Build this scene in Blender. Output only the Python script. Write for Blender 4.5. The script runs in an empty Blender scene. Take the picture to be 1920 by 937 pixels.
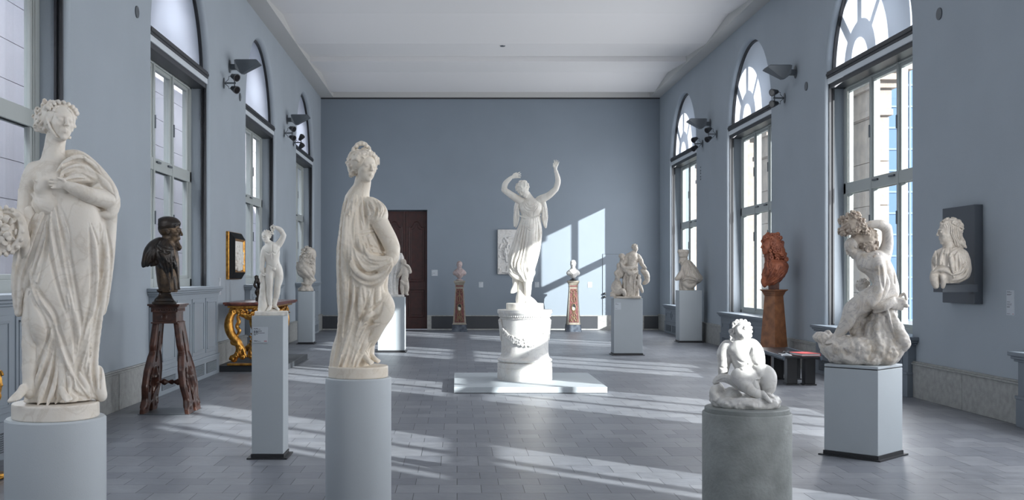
import bpy, math, random
import numpy as np
from math import pi, sin, cos, radians as RAD
from mathutils import Vector, Matrix

# ------------------------------------------------------------------ camera, sky, sun, daylight, exposure
SC = bpy.context.scene
EYE = 1.5            # eye height
FPX = 2000.0         # focal length in pixels of the 1920 frame
VPX, VPY = 857.0, 518.0
XL, XR, YB, ZC = -3.83, 5.70, 30.0, 6.52      # left wall, right wall, end wall, cornice height
cam = bpy.data.cameras.new('camera'); camo = bpy.data.objects.new('camera', cam)
SC.collection.objects.link(camo); SC.camera = camo
cam.sensor_width = 36.0; cam.lens = FPX / 1920 * 36.0
cam.shift_x = (960 - VPX) / 1920; cam.shift_y = (VPY - 468.5) / 1920
camo.location = (0, 0, EYE); camo.rotation_euler = (pi / 2, 0, 0)
cam.clip_start = 0.05; cam.clip_end = 300

SUN_DIR = Vector((-1.08, 1.0, -0.52)).normalized()
sun = bpy.data.lights.new('sun', 'SUN'); suno = bpy.data.objects.new('sun', sun)
SC.collection.objects.link(suno)
sun.energy = 17.5; sun.angle = RAD(0.6); sun.color = (1.0, 0.97, 0.93)
suno.rotation_euler = SUN_DIR.to_track_quat('-Z', 'Y').to_euler()

w = bpy.data.worlds.new('sky'); SC.world = w; w.use_nodes = True
nt = w.node_tree; nt.nodes.clear()
out = nt.nodes.new('ShaderNodeOutputWorld'); bg = nt.nodes.new('ShaderNodeBackground')
tc = nt.nodes.new('ShaderNodeTexCoord'); sep = nt.nodes.new('ShaderNodeSeparateXYZ')
rmp = nt.nodes.new('ShaderNodeValToRGB')
nt.links.new(tc.outputs['Generated'], sep.inputs[0]); nt.links.new(sep.outputs['Z'], rmp.inputs[0])
rmp.color_ramp.elements[0].position = 0.0; rmp.color_ramp.elements[0].color = (0.70, 0.78, 0.88, 1)
rmp.color_ramp.elements[1].position = 0.7; rmp.color_ramp.elements[1].color = (0.50, 0.63, 0.85, 1)
nt.links.new(rmp.outputs[0], bg.inputs[0]); nt.links.new(bg.outputs[0], out.inputs[0])
bg.inputs[1].default_value = 1.7

WIN_Y = [-3.05, 2.95, 8.95, 14.95, 20.95, 27.0]     # window centres along the hall
HALF = 1.56

def area(name, loc, direction, sx, sy, power, color):
    l = bpy.data.lights.new(name, 'AREA'); l.shape = 'RECTANGLE'; l.size = sx; l.size_y = sy
    l.energy = power; l.color = color
    o = bpy.data.objects.new(name, l); SC.collection.objects.link(o)
    o.location = loc; o.rotation_euler = Vector(direction).to_track_quat('-Z', 'Y').to_euler()
    o.visible_camera = False
    return o
for i, y in enumerate(WIN_Y):                         # daylight entering through the windows
    area('daylight_right', (XR + 0.02, y, 2.7), (-1, 0.12, -0.05), 2.9, 3.5, 190, (0.97, 0.98, 1.0))
    area('daylight_left', (XL - 0.02, y, 3.0), (1, 0.05, -0.05), 2.9, 3.0, 42, (0.88, 0.94, 1.0))

for y in WIN_Y:                                       # area lamps added outside to brighten the lunettes
    area('lunette_fill_left', (XL-2.0, y, 7.3), (1, 0, -.95), 3.0, 1.2, 330, (0.90, 0.94, 1.0))
    area('lunette_fill_right', (XR+2.6, y, 7.9), (-1, 0, -.95), 3.0, 1.2, 170, (0.90, 0.95, 1.0))

SC.view_settings.view_transform = 'Standard'; SC.view_settings.look = 'None'
SC.view_settings.gamma = 1.0; SC.view_settings.use_curve_mapping = False
SC.view_settings.exposure = -0.15
SC.render.engine = 'CYCLES'
SC.cycles.use_denoising = True
SC.cycles.max_bounces = 10; SC.cycles.diffuse_bounces = 5; SC.cycles.transparent_max_bounces = 12
SC.cycles.caustics_reflective = False; SC.cycles.caustics_refractive = False
SC.cycles.sample_clamp_indirect = 8.0

# ------------------------------------------------------------------ object helpers
COL = SC.collection
class MB:
    """collects simple solids and links them as one mesh object"""
    def __init__(s): s.v = []; s.f = []; s.m = []; s.cur = 0
    def add(s, vs, fs):
        b = len(s.v); s.v += [tuple(p) for p in vs]; s.f += [tuple(i + b for i in f) for f in fs]
        s.m += [s.cur] * len(fs); return s
    def box(s, x0, x1, y0, y1, z0, z1):
        return s.add([(x0,y0,z0),(x1,y0,z0),(x1,y1,z0),(x0,y1,z0),(x0,y0,z1),(x1,y0,z1),(x1,y1,z1),(x0,y1,z1)],
                     [(0,3,2,1),(4,5,6,7),(0,1,5,4),(1,2,6,5),(2,3,7,6),(3,0,4,7)])
    def frustum(s, cx, cy, z0, z1, a0, b0, a1, b1):
        return s.add([(cx-a0,cy-b0,z0),(cx+a0,cy-b0,z0),(cx+a0,cy+b0,z0),(cx-a0,cy+b0,z0),
                      (cx-a1,cy-b1,z1),(cx+a1,cy-b1,z1),(cx+a1,cy+b1,z1),(cx-a1,cy+b1,z1)],
                     [(0,3,2,1),(4,5,6,7),(0,1,5,4),(1,2,6,5),(2,3,7,6),(3,0,4,7)])
    def lathe(s, prof, cx=0, cy=0, n=48, sides=None):
        """prof: (radius, z) from bottom to top, closed with caps"""
        vs = []; fs = []
        for r, z in prof:
            for k in range(n):
                a = 2*pi*k/n + (pi/4 if n == 4 else 0); vs.append((cx + r*cos(a), cy + r*sin(a), z))
        for i in range(len(prof)-1):
            for k in range(n):
                k2 = (k+1) % n; fs.append((i*n+k, i*n+k2, (i+1)*n+k2, (i+1)*n+k))
        fs.append(tuple(range(n-1, -1, -1))); t = (len(prof)-1)*n; fs.append(tuple(range(t, t+n)))
        return s.add(vs, fs)
    def squares(s, prof, cx=0, cy=0, hy=None):
        """stack of square sections: (half, z)"""
        vs = []; fs = []
        for r, z in prof:
            ry = r if hy is None else r*hy
            vs += [(cx-r,cy-ry,z),(cx+r,cy-ry,z),(cx+r,cy+ry,z),(cx-r,cy+ry,z)]
        for i in range(len(prof)-1):
            for k in range(4):
                k2 = (k+1) % 4; fs.append((i*4+k, i*4+k2, (i+1)*4+k2, (i+1)*4+k))
        fs.append((3,2,1,0)); t = (len(prof)-1)*4; fs.append((t,t+1,t+2,t+3))
        return s.add(vs, fs)
    def tube(s, pts, r, n=10):
        pts = [Vector(p) for p in pts]
        if not hasattr(r, '__len__'): r = [r]*len(pts)
        vs = []; fs = []; up = None
        for i, p in enumerate(pts):
            d = (pts[min(i+1, len(pts)-1)] - pts[max(i-1, 0)]).normalized()
            if up is None: up = Vector((0,0,1)) if abs(d.z) < .9 else Vector((1,0,0))
            a = d.cross(up)
            if a.length < 1e-5: a = d.orthogonal()
            a.normalize(); b = a.cross(d).normalized(); up = b
            for k in range(n):
                t = 2*pi*k/n; vs.append(p + a*(r[i]*cos(t)) + b*(r[i]*sin(t)))
        for i in range(len(pts)-1):
            for k in range(n):
                k2 = (k+1) % n; fs.append((i*n+k2, i*n+k, (i+1)*n+k, (i+1)*n+k2))
        fs.append(tuple(range(n))); t = (len(pts)-1)*n; fs.append(tuple(range(t+n-1, t-1, -1)))
        return s.add(vs, fs)
    def prism(s, poly, axis, a0, a1):
        """extrude a 2-D polygon along axis ('x','y','z') from a0 to a1; poly coords are the other two axes in order"""
        n = len(poly); P = {'x': lambda u, v, a: (a, u, v), 'y': lambda u, v, a: (u, a, v), 'z': lambda u, v, a: (u, v, a)}[axis]
        vs = [P(u, v, a0) for u, v in poly] + [P(u, v, a1) for u, v in poly]
        fs = [tuple(range(n-1, -1, -1)), tuple(range(n, 2*n))] + [(k, (k+1) % n, n+(k+1) % n, n+k) for k in range(n)]
        return s.add(vs, fs)
    def sphere(s, c, r, n=12, m=8):
        if not hasattr(r, '__len__'): r = (r, r, r)
        vs = []; fs = []
        for i in range(1, m):
            t = pi*i/m
            for k in range(n): vs.append((c[0]+r[0]*sin(t)*cos(2*pi*k/n), c[1]+r[1]*sin(t)*sin(2*pi*k/n), c[2]+r[2]*cos(t)))
        vs += [(c[0],c[1],c[2]+r[2]), (c[0],c[1],c[2]-r[2])]
        for i in range(m-2):
            for k in range(n): fs.append((i*n+k, (i+1)*n+k, (i+1)*n+(k+1) % n, i*n+(k+1) % n))
        T = len(vs)-2
        for k in range(n):
            fs.append((T, k, (k+1) % n)); fs.append((T+1, (m-2)*n+(k+1) % n, (m-2)*n+k))
        return s.add(vs, fs)
    def build(s, name, mat, parent=None, smooth=False, bevel=0, seg=2, loc=None):
        me = bpy.data.meshes.new(name); me.from_pydata(s.v, [], s.f)
        for mm in (mat if isinstance(mat, (list, tuple)) else [mat]): me.materials.append(mm)
        if any(s.m): me.polygons.foreach_set('material_index', s.m)
        me.update()
        import bmesh
        bm = bmesh.new(); bm.from_mesh(me); bmesh.ops.recalc_face_normals(bm, faces=bm.faces); bm.to_mesh(me); bm.free()
        o = bpy.data.objects.new(name, me); COL.objects.link(o)
        if smooth:
            me.polygons.foreach_set('use_smooth', [True]*len(me.polygons))
            try: me.set_sharp_from_angle(angle=RAD(38))
            except Exception: pass
        if bevel:
            b = o.modifiers.new('bevel', 'BEVEL'); b.width = bevel; b.segments = seg; b.limit_method = 'ANGLE'; b.angle_limit = RAD(40)
        if parent is not None: o.parent = parent
        if loc is not None: o.location = loc
        return o

def tag(o, label=None, cat=None, group=None, kind=None):
    if label: o['label'] = label
    if cat: o['category'] = cat
    if group: o['group'] = group
    if kind: o['kind'] = kind
    return o
def thing(name, label, cat, loc=(0,0,0), rz=0.0, group=None):
    o = bpy.data.objects.new(name, None); COL.objects.link(o); o.empty_display_size = 0.1
    o.location = loc; o.rotation_euler = (0, 0, rz)
    return tag(o, label, cat, group)
def structure(name, parent=None):
    o = bpy.data.objects.new(name, None); COL.objects.link(o); o['kind'] = 'structure'; return o

# ------------------------------------------------------------------ materials
MATS = {}
def mat(name, color, rough=0.6, metal=0.0, bump=0.0, bscale=60.0, var=0.0, vscale=3.0, color2=None, spec=0.5, detail=6.0, obj=True, sss=0.0, rvar=0.0):
    if name in MATS: return MATS[name]
    m = bpy.data.materials.new(name); m.use_nodes = True; n = m.node_tree.nodes; l = m.node_tree.links
    b = n['Principled BSDF']; b.inputs['Base Color'].default_value = (*color, 1)
    b.inputs['Roughness'].default_value = rough; b.inputs['Metallic'].default_value = metal
    b.inputs['Specular IOR Level'].default_value = spec
    if sss:
        b.inputs['Subsurface Weight'].default_value = sss; b.inputs['Subsurface Radius'].default_value = (1.0, .8, .6); b.inputs['Subsurface Scale'].default_value = 0.006
    if obj: co = n.new('ShaderNodeTexCoord').outputs['Object']
    else: co = n.new('ShaderNodeNewGeometry').outputs['Position']
    if var > 0 or color2:
        t = n.new('ShaderNodeTexNoise'); t.inputs['Scale'].default_value = vscale; t.inputs['Detail'].default_value = detail
        l.new(co, t.inputs['Vector'])
        r = n.new('ShaderNodeValToRGB'); c2 = color2 or tuple(c*(1-var) for c in color)
        r.color_ramp.elements[0].position = 0.35; r.color_ramp.elements[1].position = 0.65
        r.color_ramp.elements[0].color = (*c2, 1); r.color_ramp.elements[1].color = (*color, 1)
        l.new(t.outputs['Fac'], r.inputs[0]); l.new(r.outputs[0], b.inputs['Base Color'])
        if rvar:
            mr = n.new('ShaderNodeMapRange'); mr.inputs['To Min'].default_value = rough-rvar; mr.inputs['To Max'].default_value = rough+rvar
            l.new(t.outputs['Fac'], mr.inputs['Value']); l.new(mr.outputs[0], b.inputs['Roughness'])
    if bump > 0:
        t2 = n.new('ShaderNodeTexNoise'); t2.inputs['Scale'].default_value = bscale; t2.inputs['Detail'].default_value = 4
        l.new(co, t2.inputs['Vector'])
        bp = n.new('ShaderNodeBump'); bp.inputs['Strength'].default_value = bump; bp.inputs['Distance'].default_value = 0.01
        l.new(t2.outputs['Fac'], bp.inputs['Height']); l.new(bp.outputs[0], b.inputs['Normal'])
    MATS[name] = m; return m

def marble(name, base, vein, dirt, vscale=4.0, dscale=9.0, damt=0.35, rough=0.42, bump=0.12):
    m = bpy.data.materials.new(name); m.use_nodes = True; n = m.node_tree.nodes; l = m.node_tree.links
    b = n['Principled BSDF']; b.inputs['Roughness'].default_value = rough
    b.inputs['Specular IOR Level'].default_value = 0.35
    b.inputs['Subsurface Weight'].default_value = 0.12; b.inputs['Subsurface Radius'].default_value = (1.0, .85, .65); b.inputs['Subsurface Scale'].default_value = 0.008
    co = n.new('ShaderNodeTexCoord').outputs['Object']
    t = n.new('ShaderNodeTexNoise'); t.inputs['Scale'].default_value = vscale; t.inputs['Detail'].default_value = 9; t.inputs['Distortion'].default_value = 1.4
    l.new(co, t.inputs['Vector'])
    r = n.new('ShaderNodeValToRGB'); e = r.color_ramp.elements
    e[0].position = .46; e[0].color = (*base, 1); e[1].position = .54; e[1].color = (*base, 1)
    k = r.color_ramp.elements.new(.5); k.color = (*vein, 1)
    l.new(t.outputs['Fac'], r.inputs[0])
    t2 = n.new('ShaderNodeTexNoise'); t2.inputs['Scale'].default_value = dscale; t2.inputs['Detail'].default_value = 7; t2.inputs['Roughness'].default_value = .65
    l.new(co, t2.inputs['Vector'])
    r2 = n.new('ShaderNodeValToRGB'); r2.color_ramp.elements[0].position = .5; r2.color_ramp.elements[1].position = .72
    r2.color_ramp.elements[0].color = (0,0,0,1); r2.color_ramp.elements[1].color = (damt,damt,damt,1)
    l.new(t2.outputs['Fac'], r2.inputs[0])
    mx = n.new('ShaderNodeMixRGB'); l.new(r2.outputs[0], mx.inputs[0]); l.new(r.outputs[0], mx.inputs[1]); mx.inputs[2].default_value = (*dirt, 1)
    l.new(mx.outputs[0], b.inputs['Base Color'])
    t3 = n.new('ShaderNodeTexNoise'); t3.inputs['Scale'].default_value = 70; t3.inputs['Detail'].default_value = 5
    l.new(co, t3.inputs['Vector']); bp = n.new('ShaderNodeBump'); bp.inputs['Strength'].default_value = bump; bp.inputs['Distance'].default_value = .01
    l.new(t3.outputs['Fac'], bp.inputs['Height']); l.new(bp.outputs[0], b.inputs['Normal'])
    MATS[name] = m; return m
# ------------------------------------------------------------------ room materials
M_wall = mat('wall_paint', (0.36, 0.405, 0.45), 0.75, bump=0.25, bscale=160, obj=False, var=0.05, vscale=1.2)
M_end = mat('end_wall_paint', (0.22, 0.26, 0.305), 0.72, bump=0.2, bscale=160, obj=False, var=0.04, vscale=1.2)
M_ceil = mat('ceiling_plaster', (0.70, 0.695, 0.70), 0.85, obj=False, bump=.1, bscale=120)
M_corn = mat('cornice_plaster', (0.52, 0.52, 0.51), 0.8)
M_stone = mat('skirting_stone', (0.36, 0.365, 0.355), 0.6, bump=0.4, bscale=70, color2=(0.28, 0.285, 0.275), vscale=14, obj=False)
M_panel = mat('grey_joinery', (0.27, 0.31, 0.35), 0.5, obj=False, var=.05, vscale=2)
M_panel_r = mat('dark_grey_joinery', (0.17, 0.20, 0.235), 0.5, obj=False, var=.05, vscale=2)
M_frame = mat('window_frame_paint', (0.42, 0.45, 0.44), 0.45)
M_dark = mat('dark_metal', (0.025, 0.027, 0.032), 0.45)
M_grey = mat('grey_metal', (0.10, 0.115, 0.13), 0.4, metal=.3)
M_white = mat('white_metal', (0.62, 0.66, 0.70), 0.4)
M_grille = mat('grille_dark', (0.055, 0.06, 0.07), 0.5)
M_sand = mat('facade_stone', (0.40, 0.33, 0.28), 0.85, bump=.6, bscale=30, color2=(0.31, 0.26, 0.23), vscale=5, obj=False)
M_pink = mat('shaded_facade', (0.60, 0.54, 0.56), 0.85, bump=.25, bscale=40, color2=(0.58, 0.53, 0.55), vscale=6, obj=False)
M_door = mat('dark_red_wood', (0.050, 0.012, 0.010), 0.45, color2=(0.028, 0.008, 0.007), vscale=8)

def glass_mat():
    m = bpy.data.materials.new('window_glass'); m.use_nodes = True; n = m.node_tree.nodes; l = m.node_tree.links; n.clear()
    o = n.new('ShaderNodeOutputMaterial'); t = n.new('ShaderNodeBsdfTransparent'); g = n.new('ShaderNodeBsdfGlossy')
    g.inputs['Roughness'].default_value = .02; t.inputs[0].default_value = (.93, .96, .97, 1)
    x = n.new('ShaderNodeMixShader'); x.inputs[0].default_value = .07
    l.new(t.outputs[0], x.inputs[1]); l.new(g.outputs[0], x.inputs[2]); l.new(x.outputs[0], o.inputs[0]); return m
M_glass = glass_mat()
def screen_mat():
    m = bpy.data.materials.new('translucent_blind'); m.use_nodes = True; n = m.node_tree.nodes; l = m.node_tree.links; n.clear()
    o = n.new('ShaderNodeOutputMaterial'); t = n.new('ShaderNodeBsdfTranslucent'); g = n.new('ShaderNodeBsdfDiffuse')
    t.inputs[0].default_value = (.72, .75, .80, 1); g.inputs[0].default_value = (.55, .6, .66, 1)
    x = n.new('ShaderNodeMixShader'); x.inputs[0].default_value = .15
    l.new(t.outputs[0], x.inputs[1]); l.new(g.outputs[0], x.inputs[2]); l.new(x.outputs[0], o.inputs[0]); return m
M_screen = screen_mat()
M_sunblock = mat('grey_sunblock_sheet', (.35, .37, .39), .9)  # for the unseen sheets added as sun blockers

def floor_mat():
    m = bpy.data.materials.new('stone_floor_tiles'); m.use_nodes = True; n = m.node_tree.nodes; l = m.node_tree.links
    b = n['Principled BSDF']
    g = n.new('ShaderNodeNewGeometry'); s = n.new('ShaderNodeSeparateXYZ'); l.new(g.outputs['Position'], s.inputs[0])
    # warp rows so that wide and narrow courses alternate
    ms = n.new('ShaderNodeMath'); ms.operation = 'MULTIPLY'; ms.inputs[1].default_value = 2*pi/1.98
    l.new(s.outputs['Y'], ms.inputs[0]); sn = n.new('ShaderNodeMath'); sn.operation = 'SINE'; l.new(ms.outputs[0], sn.inputs[0])
    ma = n.new('ShaderNodeMath'); ma.operation = 'MULTIPLY_ADD'; l.new(sn.outputs[0], ma.inputs[0]); ma.inputs[1].default_value = .13; l.new(s.outputs['Y'], ma.inputs[2])
    c = n.new('ShaderNodeCombineXYZ'); l.new(s.outputs['X'], c.inputs[0]); l.new(ma.outputs[0], c.inputs[1])
    br = n.new('ShaderNodeTexBrick'); l.new(c.outputs[0], br.inputs['Vector'])
    br.inputs['Scale'].default_value = 1.0; br.inputs['Brick Width'].default_value = .30; br.inputs['Row Height'].default_value = .33
    br.inputs['Mortar Size'].default_value = .0028; br.inputs['Mortar Smooth'].default_value = .15; br.offset = .43; br.inputs['Bias'].default_value = -0.1
    br.inputs['Color1'].default_value = (.225, .235, .26, 1); br.inputs['Color2'].default_value = (.155, .165, .19, 1)
    br.inputs['Mortar'].default_value = (.03, .033, .038, 1)
    t = n.new('ShaderNodeTexNoise'); t.inputs['Scale'].default_value = 5; t.inputs['Detail'].default_value = 8; t.inputs['Roughness'].default_value = .65
    l.new(g.outputs['Position'], t.inputs['Vector'])
    r = n.new('ShaderNodeValToRGB'); r.color_ramp.elements[0].position = .3; r.color_ramp.elements[1].position = .7
    r.color_ramp.elements[0].color = (.78, .78, .78, 1); r.color_ramp.elements[1].color = (1.12, 1.12, 1.12, 1)
    l.new(t.outputs['Fac'], r.inputs[0])
    mx = n.new('ShaderNodeMixRGB'); mx.blend_type = 'MULTIPLY'; mx.inputs[0].default_value = 1
    l.new(br.outputs['Color'], mx.inputs[1]); l.new(r.outputs[0], mx.inputs[2]); l.new(mx.outputs[0], b.inputs['Base Color'])
    mr = n.new('ShaderNodeMapRange'); mr.inputs['To Min'].default_value = .30; mr.inputs['To Max'].default_value = .50
    l.new(t.outputs['Fac'], mr.inputs['Value']); l.new(mr.outputs[0], b.inputs['Roughness'])
    bp = n.new('ShaderNodeBump'); bp.inputs['Strength'].default_value = .35; bp.inputs['Distance'].default_value = .006
    inv = n.new('ShaderNodeMath'); inv.operation = 'MULTIPLY_ADD'; l.new(br.outputs['Fac'], inv.inputs[0]); inv.inputs[1].default_value = -1.0
    t4 = n.new('ShaderNodeTexNoise'); t4.inputs['Scale'].default_value = 14; t4.inputs['Detail'].default_value = 5; l.new(g.outputs['Position'], t4.inputs['Vector'])
    l.new(t4.outputs['Fac'], inv.inputs[2]); l.new(inv.outputs[0], bp.inputs['Height']); l.new(bp.outputs[0], b.inputs['Normal'])
    return m
M_floor = floor_mat()

# ------------------------------------------------------------------ shell
Y0 = -7.0
tag(MB().box(XL-1.0, XR+1.0, Y0-.3, YB+.3, -.25, 0).build('floor', M_floor), kind='structure')

ARC_N = 24
SPRING = 4.56; ARCH_R = HALF
def opening_outline(yc, sill, off=0.0):
    """points around an arched opening from bottom-left up, over and down; off grows it outward"""
    p = [(yc-HALF-off, sill)]
    for k in range(ARC_N+1):
        a = pi - pi*k/ARC_N; p.append((yc + (ARCH_R+off)*cos(a), SPRING + (ARCH_R+off)*sin(a)))
    p.append((yc+HALF+off, sill)); return p
def side_wall(name, X, sgn, sill, material, rnd):
    """sgn +1: wall faces -X (right wall); thickness grows away from the room"""
    mb = MB(); TH = 0.42; top = ZC + .5
    ys = [Y0] ; 
    for yc in WIN_Y: ys += [yc-HALF-rnd, yc+HALF+rnd]
    ys.append(YB+.3)
    for k in range(0, len(ys), 2):                       # piers
        mb.add([(X, ys[k], 0), (X, ys[k+1], 0), (X, ys[k+1], top), (X, ys[k], top)], [(0,1,2,3)])
        mb.add([(X+sgn*TH, ys[k], 0), (X+sgn*TH, ys[k+1], 0), (X+sgn*TH, ys[k+1], top), (X+sgn*TH, ys[k], top)], [(0,1,2,3)])
    for yc in WIN_Y:
        lo = yc-HALF-rnd; hi = yc+HALF+rnd
        for XX in (X, X+sgn*TH):
            mb.add([(XX, lo, 0), (XX, hi, 0), (XX, hi, sill), (XX, lo, sill)], [(0,1,2,3)])
            o = opening_outline(yc, sill, rnd)[1:-1]
            vs = []; fs = []
            for (y, z) in o: vs += [(XX, y, z), (XX, y, top)]
            for k in range(len(o)-1): fs.append((2*k, 2*k+1, 2*k+3, 2*k+2))
            mb.add(vs, fs)
        prof = [(rnd*(1-sin(t*pi/8)), rnd*(1-cos(t*pi/8))) for t in range(5)] + [(0, TH)]
        vs = []; fs = []
        for off, d in prof:
            vs += [(X+sgn*d, y, z) for y, z in opening_outline(yc, sill, off)]
        n = ARC_N+3
        for i in range(len(prof)-1):
            for k in range(n-1): fs.append((i*n+k, i*n+k+1, (i+1)*n+k+1, (i+1)*n+k))
        mb.add(vs, fs)
        mb.add([(X, yc-HALF, sill), (X, yc+HALF, sill), (X+sgn*TH, yc+HALF, sill), (X+sgn*TH, yc-HALF, sill)], [(0,1,2,3)])
    o = mb.build(name, material, smooth=True)
    tag(o, kind='structure'); return o
SILL_R, SILL_L = 0.70, 1.30
side_wall('wall_right', XR, 1, SILL_R, M_wall, .05)
side_wall('wall_left', XL, -1, SILL_L, M_wall, .07)

# end wall with the recessed double door
DX0, DX1, DZ = -2.08, -0.84, 3.37
mb = MB()
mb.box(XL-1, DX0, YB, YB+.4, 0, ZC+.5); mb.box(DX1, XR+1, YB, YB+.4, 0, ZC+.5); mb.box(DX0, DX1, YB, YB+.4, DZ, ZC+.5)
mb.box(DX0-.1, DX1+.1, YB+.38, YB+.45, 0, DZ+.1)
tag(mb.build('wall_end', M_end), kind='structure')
tag(MB().box(XL-1, XR+1, Y0-.3, Y0, 0, ZC+.5).build('wall_rear', M_wall), kind='structure')

# ceiling: saw-tooth panels that run across the hall, framed by a flat cornice
mb = MB(); P = 2.013; CW = .30
vs = []; 
edges = []
y = 21.1 - P*14; k = -14
while y < YB:
    y1 = min(y+P, YB)
    if k % 3 == 0: za, zb = ZC+.21, ZC+.02
    elif k % 3 == 1: za, zb = ZC+.02, ZC+.16
    else: za, zb = ZC+.04, ZC+.18
    mb.add([(XL-.1, y, za), (XR+.1, y, za), (XR+.1, y1, zb), (XL-.1, y1, zb)], [(0,1,2,3)])
    edges.append((y, za, zb)); y = y1; k += 1
for i in range(1, len(edges)):
    yy, za, _ = edges[i]; zb = edges[i-1][2]
    if abs(za-zb) > 1e-4: mb.add([(XL-.1, yy, za), (XR+.1, yy, za), (XR+.1, yy, zb), (XL-.1, yy, zb)], [(0,1,2,3)])
mb.box(XL-1, XR+1, Y0-.3, YB+.4, ZC+.5, ZC+.7)
tag(mb.build('ceiling', M_ceil), kind='structure')
for nm, a, b in (('trim_1', XL, XL+.36), ('trim_2', XR-.30, XR)):
    mb = MB(); mb.box(a-.02 if a == XL else a, b if a == XL else b+.02, Y0, YB, ZC, ZC+.3)
    tag(mb.build(nm, M_corn), kind='structure')
tag(MB().box(XL+.36, XR-.3, YB-.12, YB+.02, ZC-.0, ZC+.2).build('trim_3', M_corn), kind='structure')
tag(MB().box(XL, XR, YB-.03, YB+.02, ZC-.035, ZC-.001).build('trim_4', M_dark), kind='structure')

# stone skirting between the window cabinets, and along the end wall
CAB = 1.70
def skirting(name, X, sgn):
    mb = MB(); ys = [Y0]
    for yc in WIN_Y: ys += [yc-CAB, yc+CAB]
    ys.append(YB)
    for k in range(0, len(ys), 2):
        a, b = X, X-sgn*.045
        n = 2 if ys[k+1]-ys[k] > 2 else 1
        for j in range(n):
            u0 = ys[k] + (ys[k+1]-ys[k])*j/n; u1 = ys[k] + (ys[k+1]-ys[k])*(j+1)/n
            mb.box(min(a,b), max(a,b), u0+.003, u1-.003, 0, .41)
        c = X-sgn*.062
        mb.box(min(a,c), max(a,c), ys[k], ys[k+1], .41, .432)
        mb.box(min(a,b), max(a,b), ys[k], ys[k+1], .432, .45)
    tag(mb.build(name, M_stone, bevel=.006), kind='structure')
skirting('baseboard_right', XR, 1); skirting('baseboard_left', XL, -1)
mb = MB()
for a, b in ((XL, DX0), (DX1, XR)):
    mb.cur = 0; mb.box(a, b, YB-.04, YB, 0, .03); mb.box(a, b, YB-.045, YB, .385, .41)
    mb.box(b-.12 if a == XL else a, b if a == XL else a+.12, YB-.04, YB, .03, .385)
for a, b in ((XL+.06, DX0-.12), (DX1+.12, 3.95), (5.25, XR-.03)):
    mb.cur = 1; mb.box(a, b, YB-.028, YB, .03, .385)
    x = a
    while x < b-.02: mb.box(x, x+.012, YB-.034, YB-.028, .04, .375); x += .03
mb.cur = 0; mb.box(3.95, 5.25, YB-.04, YB, .03, .385)
tag(mb.build('baseboard_end', [M_stone, M_grille]), kind='structure')

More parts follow.
